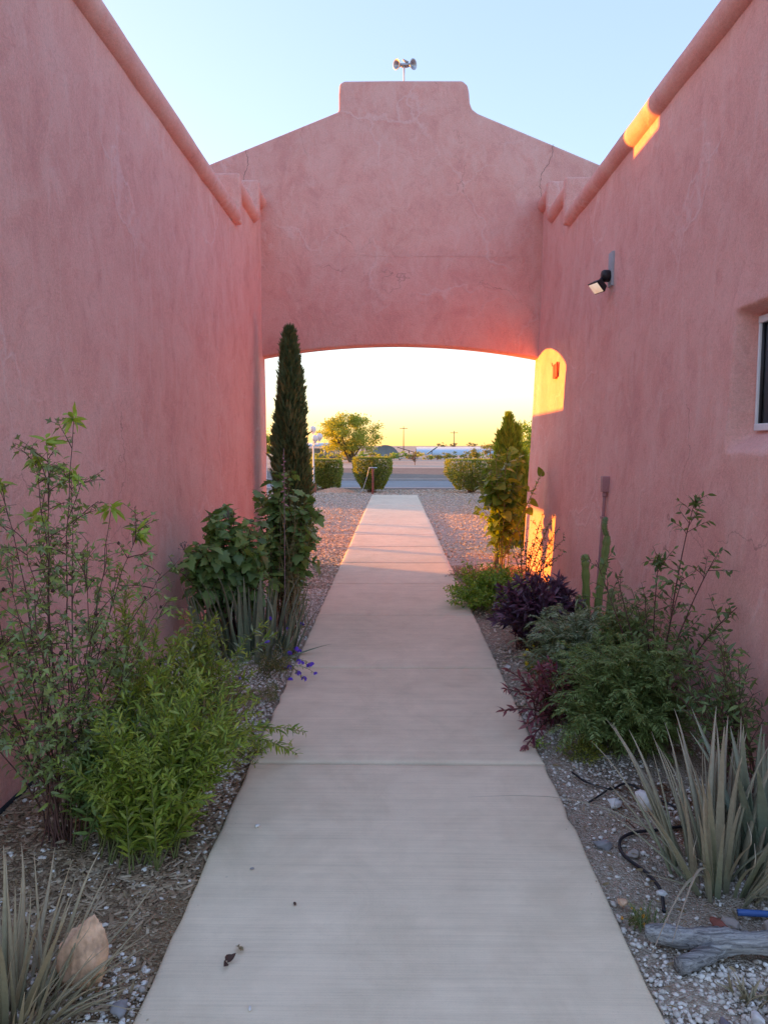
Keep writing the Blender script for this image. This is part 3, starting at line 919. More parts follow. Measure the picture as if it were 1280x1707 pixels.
# window: frame, sash and glass at the bottom of the recess
wx = XR + 0.062
mb = MB()
mb.box((wx - 0.03, WIN[0] + 0.04, WIN[2] + 0.030), (wx + 0.03, WIN[1] - 0.045, WIN[2] + 0.068))
mb.box((wx - 0.03, WIN[0] + 0.04, WIN[3] - 0.060), (wx + 0.03, WIN[1] - 0.045, WIN[3] - 0.022))
mb.box((wx - 0.028, WIN[1] - 0.063, WIN[2] + 0.067), (wx + 0.03, WIN[1] - 0.046, WIN[3] - 0.0595))
mb.box((wx - 0.028, WIN[0] + 0.041, WIN[2] + 0.067), (wx + 0.03, WIN[0] + 0.07, WIN[3] - 0.0595))
mb.box((wx - 0.026, 3.42, WIN[2] + 0.067), (wx + 0.03, 3.46, WIN[3] - 0.0595))
wf = mb.build('window', 'frame_white', rb, bevel=0.004)
mb = MB(); mb.box((wx - 0.004, WIN[0] + 0.06, WIN[2] + 0.06), (wx + 0.004, WIN[1] - 0.055, WIN[3] - 0.05)); mb.build('pane', 'window_glass', wf)
mb = MB(); mb.box((wx - 0.016, WIN[1] - 0.085, WIN[2] + 0.066), (wx - 0.005, WIN[1] - 0.064, WIN[3] - 0.058)); mb.build('gasket', 'black_plastic', wf)

# gateway
def prism_y(outline, y0, y1):
    mb = MB(); n = len(outline)
    V = [(x, y0, z) for x, z in outline] + [(x, y1, z) for x, z in outline]
    F = [tuple(range(n)), tuple(range(2 * n - 1, n - 1, -1))] + [((i + 1) % n, i, n + i, n + (i + 1) % n) for i in range(n)]
    mb.add(V, F)
    return mb
arch = []
for k in range(25):
    u = -1 + 2 * k / 24
    x = 0.065 + 1.86 * u
    z = 2.70 + 0.165 * (1 - abs(u) ** 2.1) - 0.02 * max(0, u)
    arch.append((x, z))
gate_out = arch + [(2.15, 2.6), (2.15, 4.02), (4.9, 4.02), (4.9, 4.20), (1.06, 5.765), (0.985, 5.82), (0.955, 5.90), (0.945, 6.02), (0.925, 6.11), (0.86, 6.165), (0.0, 6.172),
            (-0.64, 6.170), (-0.70, 6.14), (-0.712, 6.02), (-0.712, 5.80), (-2.43, 5.14), (-4.7, 4.22), (-4.7, 4.02), (-2.0, 4.02), (-2.0, 2.6)]
gw = thing('arched_gateway', 'pink stucco gable wall with a wide low arch spanning the path', 'gateway', (0.07, 9.88, 2.7))
mb = prism_y(gate_out, 9.75, 10.0)
g = mb.build('wall', 'stucco_gate', gw, bevel=0.028)
def strip(name, pts, w, parent, mat, axis='y'):
    """a thin crack lying on a wall face"""
    mb = MB(); rg = np.random.default_rng(int(abs(pts[0][0]) * 1000))
    c = spline(pts, 26) + rg.normal(0, 0.006, (26, 3)) * np.array([1, 0, 1] if axis == 'y' else [0, 1, 1])
    ww = w * (0.4 + rg.random(26))
    T = tang(c); nv = np.array([0, -1.0, 0]) if axis == 'y' else np.array([-1.0, 0, 0])
    S = nrm(np.cross(T, nv))
    V = np.concatenate([c + S * ww[:, None], c - S * ww[:, None], c - nv * 0.01])
    F = [(i, i + 1, 27 + i, 26 + i) for i in range(25)]
    F += [(i, 52 + i, 53 + i, i + 1) for i in range(25)] + [(26 + i, 27 + i, 53 + i, 52 + i) for i in range(25)]
    mb.add(V, F)
    return mb.build(name, mat, parent)
strip('crack', [(-1.91, 9.7475, 5.33), (-1.885, 9.7475, 5.17), (-1.93, 9.7475, 5.00), (-1.94, 9.7475, 4.85)], 0.0018, gw, 'crack_dark')
strip('seam', [(-1.66, 9.7478, 3.985), (-.6, 9.7478, 4.0), (.5, 9.7478, 3.99), (1.8, 9.7478, 3.98)], 0.003, gw, 'stucco_gate')
strip('crack', [(2.02, 9.7475, 5.37), (1.99, 9.7475, 5.2), (1.88, 9.7475, 5.0), (1.87, 9.7475, 4.80), (1.90, 9.7475, 4.68)], 0.0018, gw, 'crack_dark')

# ------------------------------------------------------------------ fittings on the walls
def lathe(prof, n=20, c=(0, 0, 0), axis=(0, 0, 1), mb=None, rnd=0.5):
    """prof: (r, h) along axis"""
    mb = mb or MB()
    ax = nrm(np.asarray(axis, float)); ref = np.array([0, 0, 1.0]) if abs(ax[2]) < .9 else np.array([1.0, 0, 0])
    A = nrm(np.cross(ax, ref)); B = np.cross(ax, A)
    V = []; k = len(prof)
    for r, h in prof:
        for i in range(n):
            t = 2 * math.pi * i / n
            V.append(np.asarray(c) + ax * h + r * (math.cos(t) * A + math.sin(t) * B))
    F = [(i * n + j, i * n + (j + 1) % n, (i + 1) * n + (j + 1) % n, (i + 1) * n + j) for i in range(k - 1) for j in range(n)]
    F += [tuple(range(n))[::-1], tuple((k - 1) * n + j for j in range(n))]
    mb.add(V, F, rnd)
    return mb

# horn loudspeaker pair on a mast above the gable
sp = thing('horn_loudspeakers', 'small pair of grey horn loudspeakers on a white mast above the gable', 'loudspeaker', (0.12, 9.87, 6.17))
mb = MB(); mb.tube([(0.12, 9.87, 6.10), (0.12, 9.87, 6.42)], 0.011, 10); mb.build('mast', 'white_paint', sp)
mb = MB(); mb.box((0.06, 9.84, 6.40), (0.20, 9.90, 6.425)); mb.build('bracket', 'galvanised', sp, bevel=0.005)
for sx in (-1, 1):
    c = (0.13 + sx * 0.045, 9.86, 6.405)
    ax = (sx * 1.0, -0.85, -0.20)
    h = lathe([(0.012, 0), (0.020, 0.012), (0.026, 0.03), (0.040, 0.06), (0.062, 0.075), (0.066, 0.085), (0.058, 0.086), (0.030, 0.055), (0.012, 0.03)], 22, c, ax).build('horn', 'galvanised', sp, smooth=True)
    lathe([(0.024, 0), (0.024, 0.05)], 14, np.array(c) - np.array(ax) * 0.045, ax).build('driver', 'grey_paint', h, smooth=False)
mb = MB(); mb.tube([(0.105, 9.86, 6.475), (0.17, 9.85, 6.43)], [0.012, 0.02], 8); mb.build('driver_cap', 'grey_paint', sp)

def wxr(z):
    return XR - right_batter(z)
# flood light on the right wall
fy, fz = 6.55, 2.98
fl = thing('flood_light', 'black wall flood light on a grey backing plate, right wall', 'light', (wxr(fz) - 0.02, fy, fz))
x0 = wxr(3.05)
mb = MB(); mb.box((x0 - 0.022, fy - 0.055, 2.93), (x0 + 0.05, fy + 0.055, 3.22)); mb.build('backing_plate', 'grey_paint', fl, bevel=0.004)
lathe([(0.045, 0), (0.052, 0.01), (0.052, 0.055), (0.040, 0.070)], 20, (x0 - 0.022, fy, 3.02), (-1, 0, 0)).build('wall_box', 'black_plastic', fl, smooth=False)
mb = MB(); mb.tube([(x0 - 0.075, fy, 3.01), (x0 - 0.10, fy, 2.985), (x0 - 0.11, fy - 0.01, 2.96)], 0.016, 10); mb.build('arm', 'black_plastic', fl)
def obox(mb, c, ax, ay, az, sx, sy, sz, top=1.0):
    c, ax, ay, az = (np.asarray(q, float) for q in (c, ax, ay, az))
    V = []
    for k, zz in enumerate((-1, 1)):
        q = 1.0 if k == 0 else top
        for (a, b) in ((-1, -1), (1, -1), (1, 1), (-1, 1)):
            V.append(c + ax * sx * a * q + ay * sy * b * q + az * sz * zz)
    mb.add(V, [(3, 2, 1, 0), (4, 5, 6, 7), (0, 1, 5, 4), (1, 2, 6, 5), (2, 3, 7, 6), (3, 0, 4, 7)])
ld = nrm(np.array([-0.75, -0.25, -0.75])); lx = nrm(np.cross(ld, (0, 0, 1.0))); ly = np.cross(ld, lx)
hc = np.array([x0 - 0.12, fy - 0.01, 2.935])
mb = MB(); obox(mb, hc, lx, ly, -ld, 0.075, 0.058, 0.032, 0.72); hd = mb.build('lamp_head', 'black_plastic', fl, bevel=0.006)
mb = MB(); obox(mb, hc + ld * 0.034, lx, ly, ld, 0.062, 0.046, 0.003); mb.build('lens', 'lamp_lens', hd)
lamp = bpy.data.lights.new('flood_lamp', 'SPOT'); lamp.energy = 0.35; lamp.color = (1, 0.85, 0.6); lamp.spot_size = R(110); lamp.spot_blend = 0.8; lamp.shadow_soft_size = 0.04
lo = bpy.data.objects.new('flood_lamp', lamp); COL.objects.link(lo); lo.parent = fl
lp = Vector(hc + ld * 0.045) - fl.location
lo.location = lp; lo.rotation_euler = Vector(ld).to_track_quat('-Z', 'Y').to_euler()

# conduit and junction box on the right wall
cy = 6.27
cd = thing('electrical_conduit', 'pink painted junction box and conduit pipe on right wall behind cactus', 'conduit', (wxr(0) - 0.03, cy, 0))
mb = MB(); mb.box((wxr(1.2) - 0.055, cy - 0.035, 1.155), (wxr(1.2) + 0.03, cy + 0.035, 1.29)); mb.build('junction_box', 'conduit_paint', cd, bevel=0.006)
zz = np.linspace(-0.03, 1.16, 14)
mb = MB(); mb.tube([(wxr(z) - 0.022, cy, z) for z in zz], 0.0135, 10); mb.build('pipe', 'conduit_paint', cd, smooth=True)
lathe([(0.019, 0), (0.021, 0.012), (0.021, 0.03), (0.016, 0.045)], 12, (wxr(1.13) - 0.022, cy, 1.115)).build('connector', 'conduit_paint', cd)
mb = MB(); mb.box((wxr(.93) - 0.040, cy - 0.032, 0.925), (wxr(.93) + 0.02, cy + 0.032, 0.947)); mb.build('strap', 'conduit_paint', cd, bevel=0.003)

# small red metal wall ornament in the sun patch
ay, az = 8.62, 2.42
ax_ = wxr(az) - 0.012
wa = thing('wall_ornament', 'small red openwork wall ornament hung in the sun patch on right wall', 'ornament', (ax_, ay, az - 0.08))
for (dy, w, z0, z1) in ((-0.11, 0.025, -0.085, 0.085), (-0.04, 0.032, -0.10, 0.07), (0.045, 0.035, -0.09, 0.065)):
    mb = MB(); mb.box((ax_ - 0.012, ay + dy - w, az + z0), (ax_ + 0.006, ay + dy + w, az + z1)); mb.build('panel', 'red_art', wa, bevel=0.004)
mb = MB(); mb.tube([(ax_ - 0.004, ay + 0.16, az + 0.10), (ax_ - 0.006, ay + 0.12, az + 0.06), (ax_ - 0.006, ay - 0.12, az + 0.07)], 0.005, 6); mb.build('hanger', 'black_plastic', wa)

# ------------------------------------------------------------------ out of frame, up-sun: slab and posts added to cut the sunlight
rm = thing('sun_blocker', 'added unseen slab on posts that shapes the sunlight beside the left building', 'sun_blocker', (-5.5, 13.2, 0))
mb = MB(); mb.box((-7.4, 10.9, 1.47), (-4.3, 16.6, 2.44)); mb.build('roof', 'sun_blocker_wood', rm, bevel=0.02)
for (x, y) in ((-4.5, 11.1), (-4.5, 16.4), (-7.2, 11.1), (-7.2, 16.4), (-4.5, 13.0)):
    mb = MB(); mb.box((x - 0.08, y - 0.08, -0.05), (x + 0.08, y + 0.08, 1.47)); mb.build('post', 'sun_blocker_wood', rm)

# ------------------------------------------------------------------ plants
def A(*p):
    return np.array(p, float)

def foliage(plant_o, rng, name, tmpl, mat, P, D, S, rollj=0.5, wscale=1.0, rnd=None, keep=wall_keep):
    mb = MB()
    put_leaves(mb, rng, tmpl, P, D, S, rnd, rollj, wscale, keep)
    return mb.build(name, mat, plant_o, kind='stuff')

def stems_obj(plant_o, mat, groups, name='stems'):
    mb = MB()
    for curves, r0, r1, n in groups:
        tubes(mb, curves, r0, r1, n)
    return mb.build(name, mat, plant_o, smooth=True, kind='stuff')

def tip_tufts(rng, curves, n, length, mat_rnd=None):
    P = []; D = []; S = []
    for c in curves:
        T = nrm(c[-1] - c[-2])
        for k in range(n):
            P.append(c[-1]); d = T * rng.uniform(0.2, 1.0) + rng.normal(0, .6, 3); D.append(nrm(d)); S.append(length * rng.uniform(.6, 1.2))
    return np.array(P), np.array(D), np.array(S)

# --- tall wiry shrub, left foreground
rng = np.random.default_rng(21)
b = A(-1.33, 2.78, -0.04)
t = thing('wiry_shrub', 'tall wiry shrub with sparse grey-green leaves and dark pods against left wall', 'shrub', tuple(b))
tips = [(-1.29, 1.66, 2.95), (-1.40, 1.56, 2.95), (-1.46, 1.50, 2.98), (-1.33, 1.44, 3.0), (-1.60, 1.40, 2.95), (-1.17, 1.30, 3.0), (-1.08, 1.18, 3.05), (-1.52, 1.25, 3.05), (-1.66, 1.2, 2.85),
        (-1.25, 1.12, 2.9), (-1.0, 1.0, 3.1), (-1.67, 1.0, 2.75), (-1.45, 1.05, 2.7), (-1.62, 0.85, 2.7), (-1.12, 0.9, 2.75), (-0.98, 0.85, 3.0), (-1.38, 1.2, 2.7), (-1.55, 0.7, 2.55), (-1.67, 0.55, 2.6), (-1.2, 0.75, 2.6)]
main = []
for (x, z, y) in tips:
    p0 = b + A(rng.normal(0, .035), rng.normal(0, .035), 0)
    tip = A(x, y, z)
    m = (p0 + tip) / 2 + A((x - b[0]) * -0.18 + rng.normal(0, .03), rng.normal(0, .03), 0.12)
    main.append(clampx(bez(p0, m, tip, 14) + rng.normal(0, .004, (14, 3)), -1.69))
side = [clampx(c, -1.69) for c in twigs(rng, main, 11, 0.20, 0.22, 0.35, 0.9)]
sub = [clampx(c, -1.69) for c in twigs(rng, side, 3, 0.09, 0.3, 0.2, 1.0)]
stems_obj(t, 'red_stem', [(main, 0.0040, 0.0012, 5), (side, 0.0025, 0.001, 4), (sub, 0.0012, 0.0007, 3)])
P1, D1, S1 = leaves_on(rng, side + sub, 0.020, 0.038, 0.1, (0.6, 1.4), 0.35, 0.2, 0.5)
foliage(t, rng, 'foliage', TRIL, 'lf_cotton', P1, D1, S1, 0.8, 0.9, rng.random(len(P1)) * 0.6)
P1, D1, S1 = leaves_on(rng, main, 0.034, 0.042, 0.2, (0.7, 1.4), 0.4, 0.2, 0.5)
foliage(t, rng, 'foliage', LANCE2, 'lf_cotton', P1, D1, S1, 0.8, 1.0, rng.random(len(P1)) * 0.7)
P1, D1, S1 = tip_tufts(rng, main[:9], 14, 0.07)
D1[:, 2] -= 0.7
foliage(t, rng, 'tip_leaves', LANCE2, 'lf_cotton', P1 + rng.normal(0, .008, P1.shape), nrm(D1), S1, 0.6, 1.0, 0.75 + 0.25 * rng.random(len(P1)))
for c in [side[i] for i in rng.choice(len(side), 34, False)]:
    r = rng.uniform(0.005, 0.0085)
    lathe([(0.001, -r), (r * .8, -r * .5), (r, 0), (r * .75, r * .6), (0.001, r * 1.3)], 8, c[-1]).build('seed_pod', 'seed_brown', t, smooth=True)

# --- lime leafy bush, left foreground
rng = np.random.default_rng(22)
b = A(-0.98, 2.72, -0.03)
t = thing('leafy_bush', 'bright lime green bush with narrow leaves at left path edge', 'bush', tuple(b))
st = stem_set(rng, b, 0.17, 96, b + A(0.02, 0.14, 0.28), (0.41, 0.44, 0.48), 0.10)
st += [clampx(bez(b + A(rng.normal(0, .05), .1, 0), b + A(.15, .5, .42), b + A(*q), 9)) for q in ((0.36, 0.62, 0.32), (0.44, 0.72, 0.20), (0.47, 0.68, 0.12), (0.30, 0.75, 0.36), (0.20, 0.62, 0.5), (0.40, 0.45, 0.22), (0.52, 0.95, 0.10), (0.50, 0.80, 0.05))]
tw = twigs(rng, st, 3, 0.11, 0.4, 0.6, 0.7)
stems_obj(t, 'green_stem', [(st, 0.0035, 0.0012, 4), (tw, 0.0014, 0.0008, 3)])
P1, D1, S1 = leaves_on(rng, st, 0.0075, 0.062, 0.10, (0.5, 1.1), 0.05, 0.45, 0.4)
foliage(t, rng, 'foliage', LANCE, 'lf_lime', P1, D1, S1, 0.6, 1.0)
P1, D1, S1 = leaves_on(rng, tw, 0.008, 0.036, 0.1, (0.4, 1.0), 0.0, 0.4, 0.4)
foliage(t, rng, 'foliage', LANCE, 'lf_lime', P1, D1, S1, 0.6, 1.1, 0.35 + 0.65 * rng.random(len(P1)))

# --- tall lime spires behind it
rng = np.random.default_rng(23)
b = A(-1.16, 3.05, -0.03)
t = thing('leafy_spires', 'tall yellow-green leafy spires rising behind the lime bush against left wall', 'bush', tuple(b))
st = [clampx(bez(b + A(rng.normal(0, .06), rng.normal(0, .06), 0), b + A(q[0] * .4, q[1] * .4, q[2] * .6), b + A(*q), 10)) for q in
      ((0.02, 0.0, 1.0), (-0.05, .05, .92), (.08, .1, .88), (.14, .05, .80), (-.12, .1, .82), (.22, .12, .74), (.05, -.08, .78), (-.02, .15, .85), (.17, .2, .66), (-.1, -.1, .7), (.0, .05, .95), (.1, -.02, .84))]
tw = twigs(rng, st, 14, 0.12, 0.35, 0.8, 0.6)
stems_obj(t, 'green_stem', [(st, 0.004, 0.0012, 4), (tw, 0.0014, 0.0008, 3)])
P1, D1, S1 = leaves_on(rng, st + tw, 0.0085, 0.038, 0.3, (0.4, 1.0), 0.0, 0.3, 0.4)
foliage(t, rng, 'foliage', LANCE, 'lf_lime', P1, D1, S1, 0.6, 1.0, 0.25 + 0.75 * rng.random(len(P1)))

# --- blue-green bush between the two
rng = np.random.default_rng(24)
b = A(-1.22, 2.86, -0.03)
t = thing('leafy_bush', 'blue-green leafy bush tucked between the wiry shrub and lime bush', 'bush', tuple(b))
st = stem_set(rng, b, 0.16, 44, b + A(0.06, 0.02, 0.25), (0.32, 0.24, 0.38), 0.10)
stems_obj(t, 'green_stem', [(st, 0.003, 0.001, 4)])
P1, D1, S1 = leaves_on(rng, st, 0.0085, 0.058, 0.2, (0.6, 1.2), 0.1, 0.4, 0.4)
foliage(t, rng, 'foliage', LANCE2, 'lf_bluegreen', P1, D1, S1, 0.6, 0.75)

# --- middle weedy bush with dry grass
rng = np.random.default_rng(25)
b = A(-1.12, 3.85, -0.03)
t = thing('weedy_bush', 'green weedy bush with pale upright tips in front of the aloe clump', 'bush', tuple(b))
st = stem_set(rng, b, 0.18, 60, b + A(0.05, -0.1, 0.27), (0.38, 0.38, 0.46), 0.12)
st += [clampx(bez(b + A(.1, 0, 0), b + A(q[0] * .5, q[1] * .5, q[2] * .8), b + A(*q), 9)) for q in ((.05, 0, .66), (.14, .05, .62), (-.05, .05, .58), (.36, .3, .55), (.42, .35, .48), (.3, .1, .4))]
tw = twigs(rng, st, 3, 0.10, 0.4, 0.5, 0.8)
stems_obj(t, 'green_stem', [(st, 0.003, 0.001, 4), (tw, 0.0012, 0.0007, 3)])
P1, D1, S1 = leaves_on(rng, st + tw, 0.0115, 0.05, 0.2, (0.5, 1.2), 0.05, 0.3, 0.4)
foliage(t, rng, 'foliage', LANCE, 'lf_lime', P1, D1, S1, 0.6, 1.1, rng.random(len(P1)) * 0.75)
P1, D1, S1 = leaves_on(rng, st[-6:] + tw[-30:], 0.014, 0.055, 0.5, (0.5, 1.3), 0.15, 0.3, 0.4)
foliage(t, rng, 'pale_leaves', LANCE2, 'lf_silver', P1, D1, S1, 0.6, 0.9)

def grass_tuft(name, label, base, n, h, spread, mat, seed, tmpl=BLADE, w=1.0):
    rg = np.random.default_rng(seed)
    D = np.stack([rg.normal(0, spread, n), rg.normal(0, spread, n), np.ones(n)], 1)
    P = np.asarray(base) + np.stack([rg.normal(0, .03, n), rg.normal(0, .03, n), np.zeros(n)], 1)
    mb = MB(); S = h * rg.uniform(.5, 1.1, n)
    X, Y, Z = frames(nrm(D), rg.random(n) * 6.28)
    s = S[:, None]
    mb.inst(tmpl, P, X * s * w, Y * s, Z * s, rg.random(n))
    o = mb.build(name, mat, kind=None)
    return tag(o, label, 'grass')
grass_tuft('dry_grass', 'dry straw-coloured grass tuft beside the weedy bush', (-0.93, 3.75, -0.03), 120, 0.42, 0.28, 'lf_dryleaf', 5)

# --- aloes: every leaf a part of its own
def aloe_mesh(name, mat, length, w, thick, bend, curl, seed, teeth=True, dry=False):
    rg = np.random.default_rng(seed)
    mb = MB(); n = 12; k = 8
    V = []; Rn = []
    for i in range(n):
        u = i / (n - 1)
        y = bend * u * u * length + curl * u ** 5 * length
        z = length * u * (1 - 0.25 * abs(bend) * u)
        if dry: y += 0.03 * math.sin(u * 9 + seed) * length * u
        ww = w * (1 - u ** 1.7) * (1 + 0.06 * math.sin(u * 17 + seed)) + 0.0012
        if u < 0.12: ww *= 0.85 + u
        th = thick * (1 - u ** 1.3) + 0.0008
        for j in range(k):
            a = 2 * math.pi * j / k
            x = ww * math.cos(a)
            yy = -th * math.sin(a) * (1.0 if math.sin(a) > 0 else 0.25) + 0.35 * ww * (x / max(ww, 1e-6)) ** 2 * (0.9 - 0.3 * u)
            V.append((x, y + yy * 1.0, z)); Rn.append(u)
    F = [(i * k + j, i * k + (j + 1) % k, (i + 1) * k + (j + 1) % k, (i + 1) * k + j) for i in range(n - 1) for j in range(k)]
    F.append(tuple((n - 1) * k + j for j in range(k)))
    mb.add(V, F, np.array(Rn))
    if teeth:
        for sgn in (0, k // 2):
            for i in range(1, n - 2):
                for f in (0.2, 0.7):
                    p = np.array(V[i * k + sgn]) * (1 - f) + np.array(V[(i + 1) * k + sgn]) * f
                    sx = 1 if sgn == 0 else -1; q = 0.0022 + 0.002 * w / 0.03
                    mb.add([p + A(0, .001, -q), p + A(0, -.001, q * 0.7), p + A(sx * q * 1.3, 0.001, q * 0.9), p + A(0, 0.0025, 0)], [(0, 1, 2), (1, 3, 2), (3, 0, 2)], 0.98)
    return mb.mesh(name, mat, smooth=True)

def aloe(name, label, cat, base, mat, n, length, w, thick, seed, lean=(0.05, 0.5), spread=0.12, lv=0.3, dry=0.25, teeth=True, curl=0.0, extra=()):
    rg = np.random.default_rng(seed)
    root = thing(name, label, cat, tuple(base))
    kinds = [aloe_mesh('aloe_leaf', mat, 1.0, w / length * rg.uniform(.85, 1.15), thick / length, rg.uniform(0.0, 0.16), rg.uniform(-.05, .08) + curl, seed + i, teeth) for i in range(5)]
    drys = [aloe_mesh('aloe_leaf_dry', mat, 1.0, w / length * 0.55, thick / length * .4, rg.uniform(0.2, 0.9), rg.uniform(-.7, .35), seed + 20 + i, False, True) for i in range(3)]
    for i in range(n):
        a = i * 2.39996 + rg.normal(0, .3)
        fr = math.sqrt((i + 0.5) / n)
        px = base[0] + spread * fr * math.cos(a) + rg.normal(0, .015); py = base[1] + spread * fr * math.sin(a) + rg.normal(0, .015)
        tilt = lean[0] + (lean[1] - lean[0]) * fr * rg.uniform(.3, 1.5)
        isdry = rg.random() < dry and fr > 0.4
        if isdry: tilt *= 1.5
        L = length * rg.uniform(1 - lv, 1 + lv * .5) * (1 - 0.15 * fr)
        # leaf mesh bends towards +Y of its own frame: turn +Y outwards
        M_ = Matrix.Translation((px, py, base[2] - 0.01)) @ Matrix.Rotation(a - math.pi / 2, 4, 'Z') @ Matrix.Rotation(-tilt, 4, 'X') @ Matrix.Rotation(rg.normal(0, .25), 4, 'Z') @ Matrix.Scale(L, 4)
        tipw = M_ @ Vector((0, 0.15, 0.95))
        if tipw.x < -1.68 or tipw.x > 1.72 or tipw.z < 0.0:
            M_ = Matrix.Translation((px, py, base[2] - 0.01)) @ Matrix.Rotation(a + 1.2 - math.pi / 2, 4, 'Z') @ Matrix.Rotation(-tilt * .3, 4, 'X') @ Matrix.Scale(L, 4)
        place((drys if isdry else kinds)[int(rg.integers(0, 3 if isdry else 5))], 'leaf', root, M_)
    for (px, py, az, tilt, L) in extra:
        M_ = Matrix.Translation((px, py, base[2] - 0.01)) @ Matrix.Rotation(az - math.pi / 2, 4, 'Z') @ Matrix.Rotation(-tilt, 4, 'X') @ Matrix.Scale(L, 4)
        place(kinds[0], 'leaf', root, M_)
    return root

aloe('aloe_clump', 'large upright grey-green aloe clump under the broad-leaved shrub by left wall', 'aloe', (-1.08, 5.45, -0.03), 'aloe_green', 100, 0.64, 0.024, 0.010, 31, (0.0, 0.24), 0.34, 0.32, 0.2,
     extra=((-0.86, 5.3, 0.15, 1.25, 0.42), (-1.4, 5.3, 2.6, 0.35, 0.6)))
aloe('aloe_clump', 'small reddish brown aloe with few thin leaves against left wall', 'aloe', (-1.50, 4.45, -0.03), 'aloe_red', 12, 0.52, 0.016, 0.007, 32, (0.05, 0.7), 0.10, 0.3, 0.2, False)
aloe('aloe_clump', 'grey-brown spiky aloe with dried curling leaves beside the red rock', 'aloe', (-1.07, 1.88, -0.03), 'aloe_brown', 140, 0.40, 0.0105, 0.005, 33, (0.05, 1.0), 0.16, 0.4, 0.5,
     extra=((-0.98, 1.82, -0.1, 1.28, 0.30), (-1.0, 1.86, 0.5, 0.95, 0.34), (-0.98, 1.85, 0.2, 1.05, 0.26), (-1.02, 1.8, -0.3, 1.1, 0.24)))
aloe('aloe_clump', 'tall grey aloe with toothed upright leaves beside the log', 'aloe', (1.20, 2.58, -0.03), 'aloe_grey', 84, 0.60, 0.0145, 0.007, 34, (0.0, 0.42), 0.17, 0.32, 0.33,
     extra=((1.08, 2.55, 3.0, 0.75, 0.42), (1.06, 2.6, 2.7, 0.6, 0.45), (1.10, 2.5, 3.5, 1.0, 0.30)))
aloe('aloe_clump', 'thick blue-green aloe with broad fleshy leaves at the far right', 'aloe', (1.42, 2.62, -0.03), 'aloe_blue', 20, 0.66, 0.042, 0.016, 35, (0.05, 0.38), 0.08, 0.2, 0.0,
     extra=((1.32, 2.45, -1.2, 1.15, 0.42),))
aloe('aloe_clump', 'few narrow green aloe leaves standing behind the feathery bush', 'aloe', (1.46, 4.35, -0.03), 'aloe_grey', 12, 0.58, 0.018, 0.008, 36, (0.0, 0.35), 0.12, 0.25, 0.1, False)
aloe('succulent', 'small dry rosette succulent with pale curled leaves below the log', 'succulent', (1.02, 1.97, -0.025), 'aloe_brown', 16, 0.085, 0.011, 0.004, 37, (0.2, 1.1), 0.018, 0.2, 0.4, False)
aloe('succulent', 'tiny yellow-green rosette succulent at the bottom right corner', 'succulent', (1.075, 1.80, -0.025), 'aloe_blue', 10, 0.08, 0.010, 0.004, 38, (0.2, 0.9), 0.015, 0.2, 0.2, False)

# aloe flower spike
fs = thing('flower_spike', 'thin pinkish aloe flower spike standing in front of the cypress', 'flower', (-0.86, 5.65, -0.03))
c = bez((-0.86, 5.65, -0.03), (-0.85, 5.66, 0.8), (-0.855, 5.68, 1.53), 16)
mb = MB(); mb.tube(c, np.linspace(0.006, 0.003, 16), 6); mb.build('stalk', 'umbel', fs, smooth=True)
rg = np.random.default_rng(40)
for k in range(16):
    z = 1.10 + 0.40 * (k / 16); a = k * 2.4
    p = A(-0.855, 5.67, z); L = 0.045 * (1 - 0.6 * k / 16)
    d = A(math.cos(a) * .8, math.sin(a) * .8, -0.5 + 0.9 * k / 16)
    mb = MB(); mb.tube([p, p + d * L * .5, p + d * L], [0.003, 0.006, 0.002], 6); mb.build('bud', 'petal_pink', fs, smooth=True)

# --- broad-leaved shrub: every leaf a part of its own
def big_leaf_shrub(label, base, center, rad, n, leaf, seed, mat='lf_big', tmpl=MAPLE, stem='red_stem', nst=12, per=14, xlim=(-1.66, 1.70), t0=0.35):
    rg = np.random.default_rng(seed)
    root = thing('broadleaf_shrub', label, 'shrub', tuple(base))
    st = stem_set(rg, base, 0.14, nst, center, rad, 0.12)
    tw = [clampx(q, *xlim) for q in twigs(rg, st, 4, 0.20, 0.45, 0.4, 0.9)]
    stems_obj(root, stem, [(st, 0.008, 0.0025, 6), (tw, 0.003, 0.0012, 4)])
    kinds = []
    for i in range(4):
        tv, tf = tmpl
        mbb = MB(); v = tv.copy(); v[:, 2] += 0.10 * np.sin(v[:, 0] * 6 + i * 2) * v[:, 1]; v[:, 0] *= 1 + 0.15 * math.sin(i * 3)
        mbb.add(v, [tuple(f) for f in tf]); kinds.append(mbb.mesh('broad_leaf', mat))
    P, D, S = leaves_on(rg, st + tw, 0.06, leaf, t0, (0.8, 1.4), 0.35, 0.1, 0.4)
    idx = rg.permutation(len(P))[:n]
    X, Y, Z = frames(D, rg.normal(0, .45, len(P)))
    for i in idx:
        p = P[i]
        if not (xlim[0] < p[0] < xlim[1]): continue
        s = S[i]; q = p + D[i] * 0.03
        if q[0] + D[i][0] * s < xlim[0]: continue
        m = Matrix(((X[i][0] * s, Y[i][0] * s, Z[i][0] * s, q[0]), (X[i][1] * s, Y[i][1] * s, Z[i][1] * s, q[1]), (X[i][2] * s, Y[i][2] * s, Z[i][2] * s, q[2]), (0, 0, 0, 1)))
        place(kinds[int(rg.integers(0, 4))], 'leaf', root, m)
    P2, D2, S2 = leaves_on(rg, st + tw, 0.022, leaf * .62, t0 * .8, (0.8, 1.4), 0.3, 0.1, 0.4)
    foliage(root, rg, 'young_leaves', tmpl, 'lf_bluegreen', P2, D2, S2, .5, .9, rg.random(len(P2)) * .8, lambda q: (q[:, 0] > xlim[0] + .02) & (q[:, 0] < xlim[1]))
    return root, st, tw
